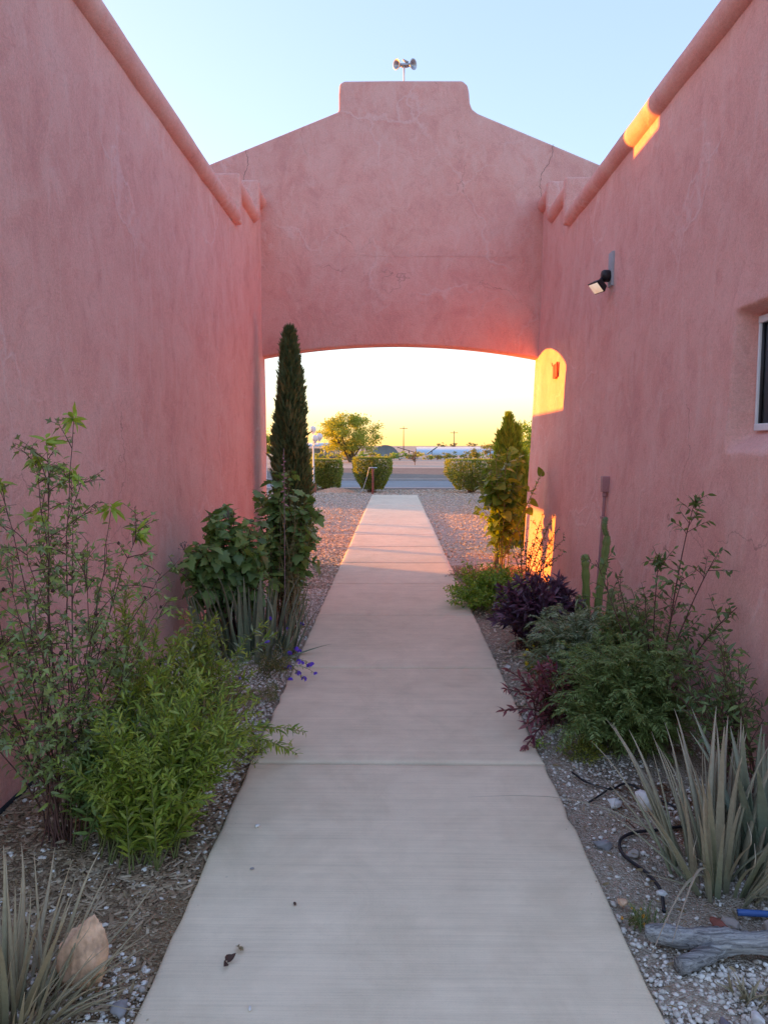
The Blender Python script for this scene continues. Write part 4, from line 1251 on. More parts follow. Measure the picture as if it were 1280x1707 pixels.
sh, st, tw = big_leaf_shrub('broad lobed-leaf shrub with dry flower heads above the aloe clump', A(-1.28, 5.72, -0.03), A(-1.30, 5.62, 0.58), (0.42, 0.34, 0.56), 298, 0.112, 41, nst=26)
rg = np.random.default_rng(42)
for c in st[:7]:
    mb = MB(); p = c[-1] + A(0, 0, 0.03)
    for k in range(16):
        q = p + nrm(rg.normal(0, 1, 3) + A(0, 0, .6)) * 0.045 * rg.uniform(.5, 1)
        mb.tube([c[-1], q], [0.0012, 0.0012], 3, cap=False); lathe([(0.001, -.005), (.005, 0), (.001, .005)], 5, q, mb=mb)
    mb.build('flower_head', 'umbel', sh)
sh2, st2, tw2 = big_leaf_shrub('taller broad-leaved shrub with straw stems at the end of the left wall', A(-0.98, 6.40, -0.03), A(-0.93, 6.3, 0.74), (0.30, 0.34, 0.62), 298, 0.108, 43, nst=26, xlim=(-1.66, -0.56))
rg = np.random.default_rng(44)
cs = [bez(A(-0.9 + rg.normal(0, .08), 6.2 + rg.normal(0, .12), -.03), A(-0.9 + rg.normal(0, .06), 6.2, .5), A(-0.85 + rg.normal(0, .1), 6.2 + rg.normal(0, .1), rg.uniform(.7, 1.05)), 7) for _ in range(26)]
stems_obj(sh2, 'straw_stem', [(cs, 0.004, 0.002, 5)], 'dry_stems')
P1, D1, S1 = leaves_on(rg, cs, 0.03, 0.05, 0.15, (0.6, 1.3), 0.2, 0.1, 0.4)
foliage(sh2, rg, 'small_leaves', LANCE2, 'lf_khaki', P1, D1, S1, 0.7)

# --- purple verbena by the path
rng = np.random.default_rng(45)
def flower_mesh(name, mat, r, n, seed):
    rg = np.random.default_rng(seed); mb = MB()
    for k in range(n):
        d = nrm(rg.normal(0, 1, 3) + A(0, 0, .8)); p = d * r * .5
        X, Y, Z = frames(np.repeat(d[None], 5, 0), np.zeros(5))
        for j in range(5):
            a = j * 1.2566; e = X[0] * math.cos(a) + Z[0] * math.sin(a); f = -X[0] * math.sin(a) + Z[0] * math.cos(a)
            q = r * .42
            mb.add([p, p + e * q * .7 + f * q * .4, p + e * q * 1.1 + d * q * .1, p + e * q * .7 - f * q * .4], [(0, 1, 2, 3)])
    return mb.mesh(name, mat)
VF = [flower_mesh('flower', 'petal_purple', 0.016, 12, i) for i in range(3)]
b = A(-0.86, 4.95, -0.03)
t = thing('purple_verbena', 'wiry trailing plant with violet flower heads at left path edge', 'flowers', tuple(b))
ends = [(-0.56, 4.72, .10), (-0.62, 4.62, .08), (-0.60, 4.68, .13), (-0.58, 4.60, .05), (-0.66, 4.55, .06), (-0.70, 4.80, .16), (-0.63, 4.78, .18), (-0.86, 4.86, .22), (-0.78, 5.3, .20), (-0.72, 5.6, .16), (-0.98, 4.55, .07), (-0.9, 5.2, .30), (-0.60, 4.52, .11), (-0.53, 4.62, .14), (-0.57, 4.82, .07), (-0.64, 4.70, .22), (-0.52, 4.74, .04), (-0.61, 4.58, .17), (-0.68, 4.66, .11)]
cs = [bez(b + A(rng.normal(0, .05), rng.normal(0, .1), 0), (b + A(*e)) / 2 + A(0, 0, .14), e, 9) for e in ends]
xs = stem_set(rng, b, .12, 22, b + A(.02, 0, .05), (.22, .3, .12), .15)
stems_obj(t, 'green_stem', [(cs, .002, .001, 4), (xs, .0016, .0008, 3)])
P1, D1, S1 = leaves_on(rng, cs + xs, .014, .026, .2, (.6, 1.3), 0, .3, .4)
foliage(t, rng, 'foliage', LANCE2, 'lf_khaki', P1, D1, S1, .7)
for i, e in enumerate(ends):
    s = rng.uniform(1.3, 1.9)
    place(VF[i % 3], 'flower_head', t, Matrix.Translation(e) @ Matrix.Rotation(rng.random() * 6, 4, 'Z') @ Matrix.Scale(s, 4))

# --- little trailing sprig over the path joint
def low_cover(name, label, cat, base, rx, ry, h, n, leaf, mat, seed, tmpl=LANCE2, spacing=.012, stem='green_stem', droop=0.0):
    rg = np.random.default_rng(seed)
    t = thing(name, label, cat, tuple(base))
    st = stem_set(rg, base, min(rx, ry) * .6, n, np.asarray(base) + A(0, 0, h * .2), (rx, ry, h * .8), .12)
    tw = twigs(rg, st, 2, max(rx, ry) * .35, .3, .5, .8)
    stems_obj(t, stem, [(st, .002, .0009, 4), (tw, .0011, .0007, 3)])
    P1, D1, S1 = leaves_on(rg, st + tw, spacing, leaf, .15, (.6, 1.3), droop, .3, .4)
    foliage(t, rg, 'foliage', tmpl, mat, P1, D1, S1, .7)
    return t, st, tw
low_cover('trailing_weed', 'small yellow-green weed sprawling over the left path joint', 'weed', A(-0.70, 3.55, -.02), .17, .13, .10, 16, .026, 'lf_yellowgreen', 46, LANCE)
low_cover('trailing_weed', 'low dull green weeds between the aloe clump and violet flowers', 'weed', A(-0.82, 4.45, -.03), .16, .3, .10, 20, .022, 'lf_khaki', 47)

# --- right bed
# basil-like bush
rng = np.random.default_rng(51)
t, st, tw = low_cover('herb_bush', 'rounded fresh green herb bush spilling onto the path from right', 'bush', A(.95, 7.05, -.03), .50, .52, .46, 140, .034, 'lf_basil', 51, OVATE, .011)
low_cover('khaki_bush', 'dull khaki low bush between the herb bush and purple plant', 'bush', A(1.0, 6.5, -.03), .22, .26, .22, 40, .024, 'lf_khaki', 52, LANCE, .012)
t, st, tw = low_cover('pink_groundcover', 'low plant with tiny pink flowers at sunlit path edge', 'flowers', A(0.92, 8.65, -.03), .30, .35, .14, 50, .02, 'lf_khaki', 53, LANCE2, .014)
PF = flower_mesh('flower', 'petal_pink', .011, 6, 9)
for c in st + tw[::3]:
    place(PF, 'flower_head', t, Matrix.Translation(c[-1]) @ Matrix.Scale(rng.uniform(.8, 1.6), 4))

# purple heart
def purple(label, base, center, rad, n, leaf, mat, seed, extra=()):
    rg = np.random.default_rng(seed)
    t = thing('purple_leaved_plant', label, 'plant', tuple(base))
    st = stem_set(rg, base, .16, n, center, rad, .12)
    st += [bez(np.asarray(base) + A(0, 0, .02), (np.asarray(base) + A(*e)) / 2 + A(0, 0, .07), e, 8) for e in extra]
    stems_obj(t, 'red_stem', [(st, .0045, .0025, 5)])
    P1, D1, S1 = leaves_on(rg, st, .016, leaf, .2, (.35, .95), -.05, .15, .35)
    foliage(t, rg, 'foliage', LANCE, mat, P1, D1, S1, .6, 1.25)
    P1, D1, S1 = tip_tufts(rg, st, 5, leaf * .9)
    foliage(t, rg, 'tip_leaves', LANCE, mat, P1, D1, S1, .6, 1.3, .5 + .5 * rg.random(len(P1)))
    return t
purple('big dark purple leaved plant mounding beside the path on right', A(1.10, 5.62, -.03), A(1.12, 5.60, .20), (.40, .46, .36), 130, .085, 'lf_purple', 54)
purple('small wine red leaved plant reaching over the right path edge', A(.93, 4.10, -.03), A(.90, 4.05, .10), (.17, .17, .28), 34, .06, 'lf_redpurple', 55,
       [(.60, 3.86, .12), (.63, 3.98, .20), (.70, 3.72, .10), (.66, 4.12, .26), (.68, 3.62, .03), (.74, 3.95, .30)])
low_cover('yellow_groundcover', 'yellow-green creeping plant at path edge below the wine red plant', 'plant', A(.95, 3.62, -.03), .20, .17, .10, 36, .022, 'lf_yellowgreen', 56, LANCE2, .011)
low_cover('trailing_weed', 'tiny green weed on the path edge under the wine red plant', 'weed', A(.76, 3.68, -.01), .06, .05, .05, 10, .02, 'lf_basil', 57)

# yellow flowers by the purple plant and on the cactus bush
YF = flower_mesh('flower', 'petal_yellow', .014, 7, 3)
t, st, tw = low_cover('yellow_flowers', 'small plant with round yellow flowers in front of the purple mound', 'flowers', A(.96, 4.95, -.03), .10, .12, .22, 14, .025, 'lf_yellowgreen', 58)
for c in st[:9]:
    place(YF, 'flower_head', t, Matrix.Translation(c[-1] + A(0, 0, .01)) @ Matrix.Scale(rng.uniform(.9, 1.3), 4))

# columnar cactus
def cactus(label, base, cols, seed):
    rg = np.random.default_rng(seed)
    t = thing('columnar_cactus', label, 'cactus', tuple(base))
    for pts, r in cols:
        c = spline(pts, 44); k = 44; nr = 5; n = nr * 4
        mb = MB(); T = tang(c); ref = A(1, 0, 0); Aa = nrm(np.cross(T, ref)); Bb = np.cross(T, Aa)
        V = []; Rn = []
        for i in range(k):
            u = i / (k - 1); rr = .62 * r * (min(1, .7 + u * 2) if u < .2 else 1) * (math.sqrt(max(.02, 1 - ((u - .9) / .1) ** 2)) if u > .9 else 1) * (1 + .10 * math.sin(u * 46))
            for j in range(n):
                a = 2 * math.pi * j / n; q = rr * (0.60 + 0.52 * abs(math.cos(a * nr / 2)) ** 1.3)
                V.append(c[i] + q * (math.cos(a) * Aa[i] + math.sin(a) * Bb[i])); Rn.append(u)
        F = [(i * n + j, i * n + (j + 1) % n, (i + 1) * n + (j + 1) % n, (i + 1) * n + j) for i in range(k - 1) for j in range(n)] + [tuple((k - 1) * n + j for j in range(n))]
        mb.add(V, F, np.array(Rn)); col = mb.build('column', 'cactus_skin', t, smooth=True)
        mb = MB()
        for i in range(1, k - 1):
            for j in range(0, n, 4):
                p = V[i * n + j]; o = nrm(p - c[i])
                for q in range(3):
                    d = nrm(o + rg.normal(0, .5, 3)) * .010
                    mb.add([p - T[i] * .0008, p + T[i] * .0008, p + d], [(0, 1, 2)], .9)
        mb.build('spines', 'straw_stem', col, kind='stuff')
    return t
cactus('green columnar cactus with two ribbed columns in front of the conduit', (1.56, 5.62, -.03),
       [([(1.50, 5.62, -.03), (1.49, 5.60, .3), (1.475, 5.60, .62), (1.47, 5.60, .72)], .045),
        ([(1.58, 5.66, -.03), (1.60, 5.66, .35), (1.645, 5.68, .70), (1.66, 5.68, .86)], .045),
        ([(1.655, 5.68, .85), (1.63, 5.67, .92), (1.64, 5.67, 1.0)], .028),
        ([(1.44, 5.55, -.03), (1.42, 5.53, .2), (1.41, 5.52, .42)], .04), ([(1.62, 5.5, -.03), (1.63, 5.48, .25), (1.64, 5.47, .48)], .04)], 61)
t, st, tw = low_cover('yellow_bush', 'yellow-flowering light green bush around the cactus foot', 'bush', A(1.50, 5.15, -.03), .17, .2, .52, 34, .03, 'lf_yellowgreen', 62, LANCE, .013)
for c in st[:10]:
    place(YF, 'flower_head', t, Matrix.Translation(c[-1] + A(0, 0, .01)) @ Matrix.Scale(rng.uniform(.8, 1.2), 4))

# feathery bush
def feathery(label, base, center, rad, n, leaf, mat, seed, npair=9, name='feathery_bush', lw=1.0, xl=(-1.66, 1.68)):
    rg = np.random.default_rng(seed)
    t = thing(name, label, 'bush', tuple(base))
    st = stem_set(rg, base, .22, n, center, rad, .12)
    P, D, S = leaves_on(rg, st, .040, leaf, .25, (.5, 1.2), .0, .2, .35)
    rc = []; LP = []; LD = []; LS = []
    for p, d, s in zip(P, D, S):
        q = p + d * s + A(0, 0, -.25 * s)
        c = bez(p, p + d * s * .55 + A(0, 0, .08 * s), q, 6)
        if q[0] > xl[1] or q[0] < xl[0] or q[2] < 0: continue
        rc.append(c)
        T = tang(c); side = nrm(np.cross(T[2], A(0, 0, 1)))
        for k in range(npair):
            u = .12 + .88 * k / npair; i = min(4, int(u * 5)); pp = c[i] + (c[i + 1] - c[i]) * (u * 5 - i)
            for sg in (-1, 1):
                LP.append(pp); LD.append(nrm(T[i] * .75 + side * sg + A(0, 0, rg.normal(0, .15)))); LS.append(s * .33 * (1 - .5 * abs(u - .4)))
        LP.append(q); LD.append(T[-1]); LS.append(s * .25)
    stems_obj(t, 'green_stem', [(st, .004, .0015, 4), (rc, .0012, .0006, 3)])
    foliage(t, rg, 'foliage', LANCE2, mat, np.array(LP), np.array(LD), np.array(LS), .35, lw)
    return t
feathery('large dark green feathery bush filling the right bed', A(1.20, 3.80, -.03), A(1.22, 3.80, .13), (.45, .50, .50), 140, .13, 'lf_feather', 63, lw=.75)
feathery('silvery green ferny bush overlapping the purple plant', A(1.18, 4.70, -.03), A(1.16, 4.72, .18), (.34, .34, .42), 58, .15, 'lf_silver', 64, 10, lw=.6)
feathery('dull green ferny bush at the foot of the right wall', A(1.48, 4.55, -.03), A(1.46, 4.45, .20), (.24, .40, .50), 84, .12, 'lf_feather', 65, 8, lw=.8)

# tall thin shrub against the right wall
rng = np.random.default_rng(66)
b = A(1.46, 4.02, -.03)
t = thing('slender_shrub', 'slender shrub with one tall bare stem and tufted tip against right wall', 'shrub', tuple(b))
tp = [(1.63, 3.98, 1.26), (1.47, 4.05, .92), (1.66, 3.8, .95), (1.30, 4.25, .80), (1.68, 4.1, .62), (1.55, 3.9, .85), (1.42, 4.1, .7), (1.70, 3.6, .75), (1.22, 4.4, .86)]
main = [clampx(bez(b + A(rng.normal(0, .04), rng.normal(0, .04), 0), (b + A(*e)) / 2 + A(-.03, 0, .12), e, 12)) for e in tp]
side = [clampx(q, hi=1.72) for q in twigs(rng, main, 11, .22, .3, .15, .9)]
stems_obj(t, 'red_stem', [(main, .006, .002, 5), (side, .002, .0009, 4)])
P1, D1, S1 = leaves_on(rng, side, .017, .045, .15, (.6, 1.2), .2, .2, .4)
foliage(t, rng, 'foliage', LANCE, 'lf_dark', P1, D1, S1, .8, 1.6)
P1, D1, S1 = tip_tufts(rng, main[:2], 26, .06)
foliage(t, rng, 'tip_leaves', LANCE, 'lf_dark', P1 - np.outer(rng.random(len(P1)), [0, 0, .06]), D1, S1, .8, 1.4)
P1, D1, S1 = leaves_on(rng, main, .02, .045, .1, (.6, 1.3), .1, .2, .4)
k = P1[:, 2] < .62
foliage(t, rng, 'foliage', LANCE, 'lf_feather', P1[k], D1[k], S1[k], .8, 1.4)

# dark leaved shrub at right edge
rng = np.random.default_rng(67)
b = A(1.58, 3.25, -.03)
t = thing('dark_shrub', 'dark leafy sprawling shrub behind the tall grey aloe, right edge', 'shrub', tuple(b))
st = stem_set(rng, b, .10, 26, b + A(-.06, .15, .30), (.24, .36, .50), .12)
tw = [clampx(q) for q in twigs(rng, st, 5, .14, .35, .3, .9)]
stems_obj(t, 'red_stem', [(st, .004, .0015, 4), (tw, .0016, .0008, 3)])
P1, D1, S1 = leaves_on(rng, tw + st, .024, .05, .2, (.6, 1.3), .2, .2, .4)
foliage(t, rng, 'foliage', LANCE2, 'lf_dark', P1, D1, S1, .8, 1.0)

# arching small-leaved shrub in front of the lit stripes
rng = np.random.default_rng(68)
b = A(1.36, 7.55, -.03)
t = thing('arching_shrub', 'open shrub with tiny leaves in front of the sunlit stripes, right wall', 'shrub', tuple(b))
en = [(1.70, 7.5, .72), (1.72, 7.4, .60), (1.68, 7.3, .46), (1.50, 7.5, .78), (1.30, 7.6, .66), (1.22, 7.7, .50), (1.60, 7.4, .35), (1.35, 7.4, .60), (1.66, 7.6, .84), (1.44, 7.6, .52)]
main = [clampx(bez(b + A(rng.normal(0, .02), rng.normal(0, .02), 0), (b * .6 + A(*e) * .4) + A(0, 0, .16), e, 10), hi=1.73) for e in en]
side = [clampx(q, hi=1.73) for q in twigs(rng, main, 7, .17, .45, .15, .9)]
stems_obj(t, 'bark', [(main, .007, .002, 5), (side, .002, .0009, 4)])
P1, D1, S1 = leaves_on(rng, side + main, .012, .024, .35, (.6, 1.3), .1, .2, .4)
foliage(t, rng, 'foliage', OVATE, 'lf_dark', P1, D1, S1, .8, 1.1)

# tied-up vine: every heart-shaped leaf a part of its own
rg = np.random.default_rng(69)
b = A(1.30, 8.92, -.03)
vn = thing('heart_leaf_vine', 'upright vine with heart-shaped leaves and bare straw stems, right of arch', 'vine', tuple(b))
cs = []
for k in range(18):
    a = rg.random() * 6.28; r0 = .09 * math.sqrt(rg.random())
    p0 = b + A(r0 * math.cos(a), r0 * math.sin(a), 0)
    top = b + A(rg.normal(.04, .16), rg.normal(-.08, .10), rg.uniform(1.0, 1.60))
    cs.append(bez(p0, (p0 + top) / 2 + A(rg.normal(0, .04), rg.normal(0, .04), .1), top, 12))
arm = [bez(b + A(0, 0, .55), b + A(-.14, 0, .72), b + A(-.36, -.05, .95), 8), bez(b + A(-.02, 0, .5), b + A(-.16, 0, .6), b + A(-.30, -.1, .82), 8), bez(b + A(.05, 0, .9), b + A(.2, 0, 1.1), b + A(.33, -.05, 1.12), 8), bez(b + A(0, 0, .8), b + A(-.2, 0, 1.0), b + A(-.28, .1, 1.15), 8)]
tw = twigs(rg, cs, 5, .18, .42, .5, .8)
stems_obj(vn, 'straw_stem', [(cs, .008, .003, 6), (arm, .004, .002, 5), (tw, .002, .001, 4)])
kinds = []
for i in range(3):
    mbb = MB(); v = HEART[0].copy(); v[:, 0] *= 1 + .12 * math.sin(i * 4); mbb.add(v, [tuple(f) for f in HEART[1]]); kinds.append(mbb.mesh('heart_leaf', 'lf_vine'))
P, D, S = leaves_on(rg, cs + tw, .05, .118, .34, (.8, 1.5), .5, .1, .35)
Pa, Da, Sa = leaves_on(rg, arm, .045, .08, .25, (.8, 1.5), .6, .1, .3)
pk = rg.permutation(len(P))[:262]
P = np.concatenate([P[pk], Pa]); D = np.concatenate([D[pk], Da]); S = np.concatenate([S[pk], Sa])
X, Y, Z = frames(D, rg.normal(0, .5, len(P)))
for i in range(len(P)):
    s = S[i]; q = P[i] + D[i] * .02
    if q[0] + D[i][0] * s > 1.74: continue
    place(kinds[i % 3], 'leaf', vn, Matrix(((X[i][0] * s, Y[i][0] * s, Z[i][0] * s, q[0]), (X[i][1] * s, Y[i][1] * s, Z[i][1] * s, q[1]), (X[i][2] * s, Y[i][2] * s, Z[i][2] * s, q[2]), (0, 0, 0, 1))))
P1, D1, S1 = leaves_on(rg, cs + tw, .012, .05, .16, (.5, 1.2), .1, .2, .4)
foliage(vn, rg, 'small_leaves', LANCE2, 'lf_basil', P1, D1, S1, .7)

# small weed with orange flowers at path edge
t, st, tw = low_cover('orange_flowers', 'tuft of fine weed with tiny orange flowers at right path edge', 'flowers', A(.80, 2.30, -.03), .05, .06, .06, 16, .014, 'lf_khaki', 70, NARROW, .006)
OF = flower_mesh('flower', 'petal_orange', .007, 5, 4)
for c in st[:10]:
    place(OF, 'flower_head', t, Matrix.Translation(c[-1]) @ Matrix.Scale(rng.uniform(.8, 1.2), 4))
grass_tuft('grass_tuft', 'fine dark green grass tuft at the log end', (.845, 2.31, -.03), 60, .075, .3, 'lf_dark', 71, BLADE, .8)

# ------------------------------------------------------------------ things lying on the beds
def rock(name, label, c, size, mat, seed, rot=0.0, sub=3, rough=.25, cat='rock', flat=False):
    bm = bmesh.new(); bmesh.ops.create_icosphere(bm, subdivisions=sub, radius=1)
    rg = np.random.default_rng(seed); o = rg.random(3) * 20
    pl = [nrm(rg.normal(0, 1, 3)) for _ in range(14)]
    for v in bm.verts:
        p = np.array(v.co)
        for d in pl:
            e = p @ d
            if e > .62: p = p - d * (e - .62) * .97
        n = mnoise.fractal(Vector(p * 1.6 + o), .7, 2, 5) + .35 * mnoise.noise(Vector(p * 7 + o))
        p = p * (1 + rough * n)
        v.co = Vector((p[0] * size[0], p[1] * size[1], p[2] * size[2]))
    me = bpy.data.meshes.new(name); bm.to_mesh(me); bm.free()
    me.materials.append(M[mat])
    me.polygons.foreach_set('use_smooth', np.full(len(me.polygons), not flat))
    ob = bpy.data.objects.new(name, me); COL.objects.link(ob)
    ob.location = c; ob.rotation_euler = (0, 0, rot)
    return tag(ob, label, cat)
rock('rock', 'angular reddish tan rock standing beside the spiky aloe', (-.905, 2.0, .05), (.066, .055, .16), 'rock_red', 9, .3, 5, .14, flat=False)
rock('stone', 'flat grey stone on white gravel near the left path corner', (-.765, 1.90, -.012), (.026, .034, .02), 'rock_grey', 2)
rock('rock', 'white rock behind the tall grey aloe', (1.075, 3.02, .035), (.045, .06, .06), 'rock_white', 3, .5)
rock('stone', 'pale round stone near the hose end', (.94, 2.45, -.015), (.022, .02, .016), 'rock_white', 4)
rock('rock', 'large grey tan boulder at right edge behind the log', (1.235, 2.245, 0), (.07, .045, .04), 'rock_tan', 5)
rock('stone', 'dull red flat stone near the blue tube', (1.065, 2.30, -.018), (.030, .038, .014), 'shard_red', 6, .4)
rock('stone', 'mauve flat stone touching the dull red stone', (1.105, 2.285, -.015), (.028, .04, .016), 'rock_tan', 7, .9)
rock('stone', 'dark slate blue oval stone standing near the right path corner', (.895, 1.835, -.008), (.022, .042, .022), 'rock_mauve', 8, .25)
rock('stone', 'grey brown stone beside the small rosette succulent', (1.085, 1.90, -.005), (.05, .03, .026), 'rock_tan', 9, .2)
rock('stone', 'purple grey stone at right edge under the log', (1.10, 1.985, -.01), (.04, .03, .024), 'rock_mauve', 10, 1.1)
rock('stone', 'cream stone in front of the small rosette succulent', (.99, 1.875, -.01), (.022, .026, .022), 'rock_white', 11, .2)
rock('stone', 'half-buried grey stone in the soil beside the black hose', (.83, 2.78, -.025), (.05, .04, .022), 'rock_grey', 12, .2)
rock('stone', 'flat tan stone inside the bend of the black hose', (.93, 2.72, -.022), (.038, .028, .016), 'rock_tan', 13, .6)
rock('stone', 'pale lumpy stone beside the thin brown hose', (.97, 3.10, -.01), (.04, .03, .025), 'rock_white', 14, .3)
rock('stone', 'grey stone at the foot of the big aloe clump', (-.80, 5.08, .0), (.07, .06, .05), 'rock_grey', 15, .3)
rock('stone', 'small pink stone beside the orange flowers', (.79, 2.40, -.015), (.02, .022, .014), 'rock_red', 16)
rock('stone', 'white pebble at path edge below the purple mound', (.80, 5.05, -.005), (.028, .03, .024), 'rock_white', 17)

mb = MB(); V = [(-.035, -.03, 0), (.03, -.034, 0), (.036, .028, 0), (-.028, .034, 0)]
ca, sa = math.cos(.2), math.sin(.2)
top = [(.955 + x * ca - y * sa, 1.785 + x * sa + y * ca, .010 + .1 * x) for x, y, z in V]
bot = [(p[0], p[1], p[2] - .014) for p in top]
mb.add(bot + top, [(3, 2, 1, 0), (4, 5, 6, 7), (0, 1, 5, 4), (1, 2, 6, 5), (2, 3, 7, 6), (3, 0, 4, 7)])
tag(mb.build('tile_shard', 'terracotta', bevel=.003), 'orange terracotta tile shard in gravel at bottom right', 'shard')

lg = thing('driftwood_log', 'weathered grey log lying across the gravel at lower right', 'log', (1.05, 2.15, -.02))
rg = np.random.default_rng(80)
mb = MB(); c = spline([(.80, 2.215, .010), (.90, 2.19, .006), (1.02, 2.165, .012), (1.18, 2.15, .016), (1.42, 2.13, .015)], 30)
c = spline(c[::3], 70)
rid = 1 + .22 * np.repeat(np.array([mnoise.noise((3.1, q * 1.3, 0)) for q in range(22)])[None], 70, 0) * 1.0
mb.tube(c, [.018 + .016 * min(1, i / 18) + .004 * math.sin(i * .23) + .003 * mnoise.noise((i * .3, 0, 2)) for i in range(70)], 22, jit=.10, rng=rg)
V_ = mb.v[0].reshape(70, 22, 3); V_[:] = c[:, None] + (V_ - c[:, None]) * (rid * (1 + .10 * np.array([[mnoise.noise((i * .12, j * .9, 5)) for j in range(22)] for i in range(70)])))[..., None]
mb.build('trunk', 'weathered_log', lg, smooth=True)
mb = MB(); c = spline([(1.03, 2.16, .0), (.93, 2.11, -.004), (.855, 2.075, -.006)], 10)
mb.tube(c, np.linspace(.028, .024, 10), 12, jit=.25, rng=rg); mb.build('branch_stub', 'weathered_log', lg, smooth=True)

def hose(label, pts, r, mat='black_plastic'):
    mb = MB(); mb.tube(spline(pts, 60), r, 8)
    return tag(mb.build('garden_hose', mat, smooth=True), label, 'hose')
hose('black irrigation hose curving through gravel towards the path', [(1.20, 2.92, -.02), (1.08, 2.88, -.015), (.97, 2.86, -.018), (.90, 2.80, -.02), (.885, 2.70, -.02), (.93, 2.58, -.018), (.945, 2.48, -.02), (.915, 2.36, -.022)], .0065)
hose('thin black irrigation hose end under the yellow-green creeping plant', [(.86, 3.42, -.02), (.90, 3.30, -.015), (.99, 3.24, -.018), (1.08, 3.28, -.01), (1.16, 3.16, -.015), (1.25, 3.05, -.02)], .005)
hose('short thin black hose piece near the path joint', [(.86, 3.12, -.022), (.92, 3.17, -.015), (.99, 3.235, -.008)], .004)
mb = MB(); mb.tube([(1.155, 2.345, -.012), (1.33, 2.33, -.012)], .011, 12); tag(mb.build('blue_tube', 'blue_tube', smooth=True), 'bright blue tube end at right edge above the boulder', 'tube')

# loose dry leaves and spilled grit
rg = np.random.default_rng(90)
def leaf_litter(label, n, area, z, size, mat, tm, dens=None):
    x = rg.uniform(area[0], area[1], n); y = rg.uniform(area[2], area[3], n)
    if dens is not None:
        k = np.array([dens(a, c_) for a, c_ in zip(x, y)]) > rg.random(n); x, y = x[k], y[k]
    n = len(x); a = rg.random(n) * 6.283
    D = np.stack([np.cos(a), np.sin(a), rg.normal(.1, .25, n)], 1)
    X, Y, Z = frames(nrm(D), rg.normal(0, .9, n)); s = (size * rg.uniform(.5, 1.4, n))[:, None]
    mb = MB(); mb.inst(tm, np.stack([x, y, np.full(n, z)], 1), X * s, Y * s, Z * s, rg.random(n))
    o = mb.build('leaf_litter', mat, kind='stuff'); o['label'] = label; o['category'] = 'litter'
leaf_litter('fallen dry leaves strewn over the left bed', 650, (-1.7, -.73, 1.6, 6.5), -.012, .032, 'lf_dryleaf', LANCE2)
leaf_litter('fallen dry leaves strewn over the right bed', 420, (.77, 1.7, 1.6, 5.5), -.014, .028, 'lf_dryleaf', LANCE2)
scatter('spilled_grit', 'fine grit spilled along both edges of the path', 'grit', 'gravel_pink', rg, 2600, (-.70, .73, 1.6, 11), (.0012, .0042), ICO, .6,
        lambda x, y: max(0, 1 - (min(x + .70, .73 - x)) / .13) ** 3 + .006, z=0.0, mean_rnd=.35)

# litter on the path
def litter(name, label, c, L, w, mat, seed, cat='leaf'):
    rg = np.random.default_rng(seed); mb = MB()
    for k in range(3):
        d = nrm(A(rg.normal(), rg.normal(), rg.uniform(.05, .5)))
        put_leaves(mb, rg, OVATE, np.array([c], float) + rg.normal(0, L * .12, (1, 3)) * A(1, 1, .2), d[None], np.array([L]), None, .6, w, None)
    return tag(mb.build(name, mat), label, cat)
litter('dry_leaf', 'dark brown crumpled leaf on the path near lower left', (-.50, 2.06, .006), .034, 1.0, 'seed_brown', 1)
litter('dry_leaf', 'tan dry leaf on the path just above the dark one', (-.475, 2.125, .006), .03, .8, 'lf_dryleaf', 2)
rock('seed', 'tiny dark seed pod on the path centre left', (-.335, 2.345, .006), (.006, .010, .006), 'seed_brown', 31, .2, 2, .2, 'seed')
rock('pebble', 'small white pebble at lower left of the path', (-.395, 1.88, .006), (.006, .009, .006), 'rock_white', 32, .2, 2, .2, 'pebble')
rock('pebble', 'white pebble near the left path edge below the joint', (-.555, 2.85, .007), (.012, .011, .008), 'rock_white', 33, .2, 2, .2, 'pebble')
rock('pebble', 'tiny grey pebble left on the path below the joint', (-.52, 2.55, .005), (.010, .007, .005), 'rock_grey', 34, .2, 2, .2, 'pebble')

# ------------------------------------------------------------------ beyond the arch
def cypress(label, base, h, r, n, mat, seed, tops=()):
    rg = np.random.default_rng(seed)
    t = thing('cypress_tree', label, 'tree', tuple(base))
    base = np.asarray(base, float)
    mb = MB(); mb.tube([base, base + A(0, 0, h * .5), base + A(0, 0, h * .93)], [r * .16, r * .1, .01], 8); mb.build('trunk', 'bark', t)
    spires = [(0, 0, 1.0, 1.0)] + list(tops)
    mb = MB()
    for (dx, dy, hh, rr) in spires:
        m = int(n * rr * rr)
        u = rg.random(m) ** .85
        a = rg.random(m) * 6.283
        prof = np.minimum(1, (u * 5 + .25)) * (1 - u ** 2.2) ** .75
        bump = 1 + .16 * np.sin(a * 3 + u * 14 + seed) + .10 * np.sin(a * 7 - u * 31)
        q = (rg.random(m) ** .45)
        rad = r * rr * prof * bump * q
        P = np.stack([base[0] + dx + rad * np.cos(a), base[1] + dy + rad * np.sin(a), base[2] + .05 + u * h * hh], 1)
        D = np.stack([np.cos(a) * .5, np.sin(a) * .5, np.full(m, 1.1)], 1) + rg.normal(0, .28, (m, 3))
        S = (.085 + .07 * rg.random(m)) * (.8 + .5 * r)
        X, Y, Z = frames(nrm(D), rg.random(m) * 6.28)
        s = S[:, None]
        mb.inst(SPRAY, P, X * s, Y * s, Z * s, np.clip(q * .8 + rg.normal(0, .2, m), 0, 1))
    mb.build('crown', mat, t, kind='stuff')
    return t
cypress('tall dark narrow cypress at the left end of the arch', (-1.31, 9.30, -.04), 2.95, .235, 14000, 'lf_cypress', 91, [(.07, -.03, .62, .6), (-.07, .03, .70, .55), (.09, 0, .32, .55)])
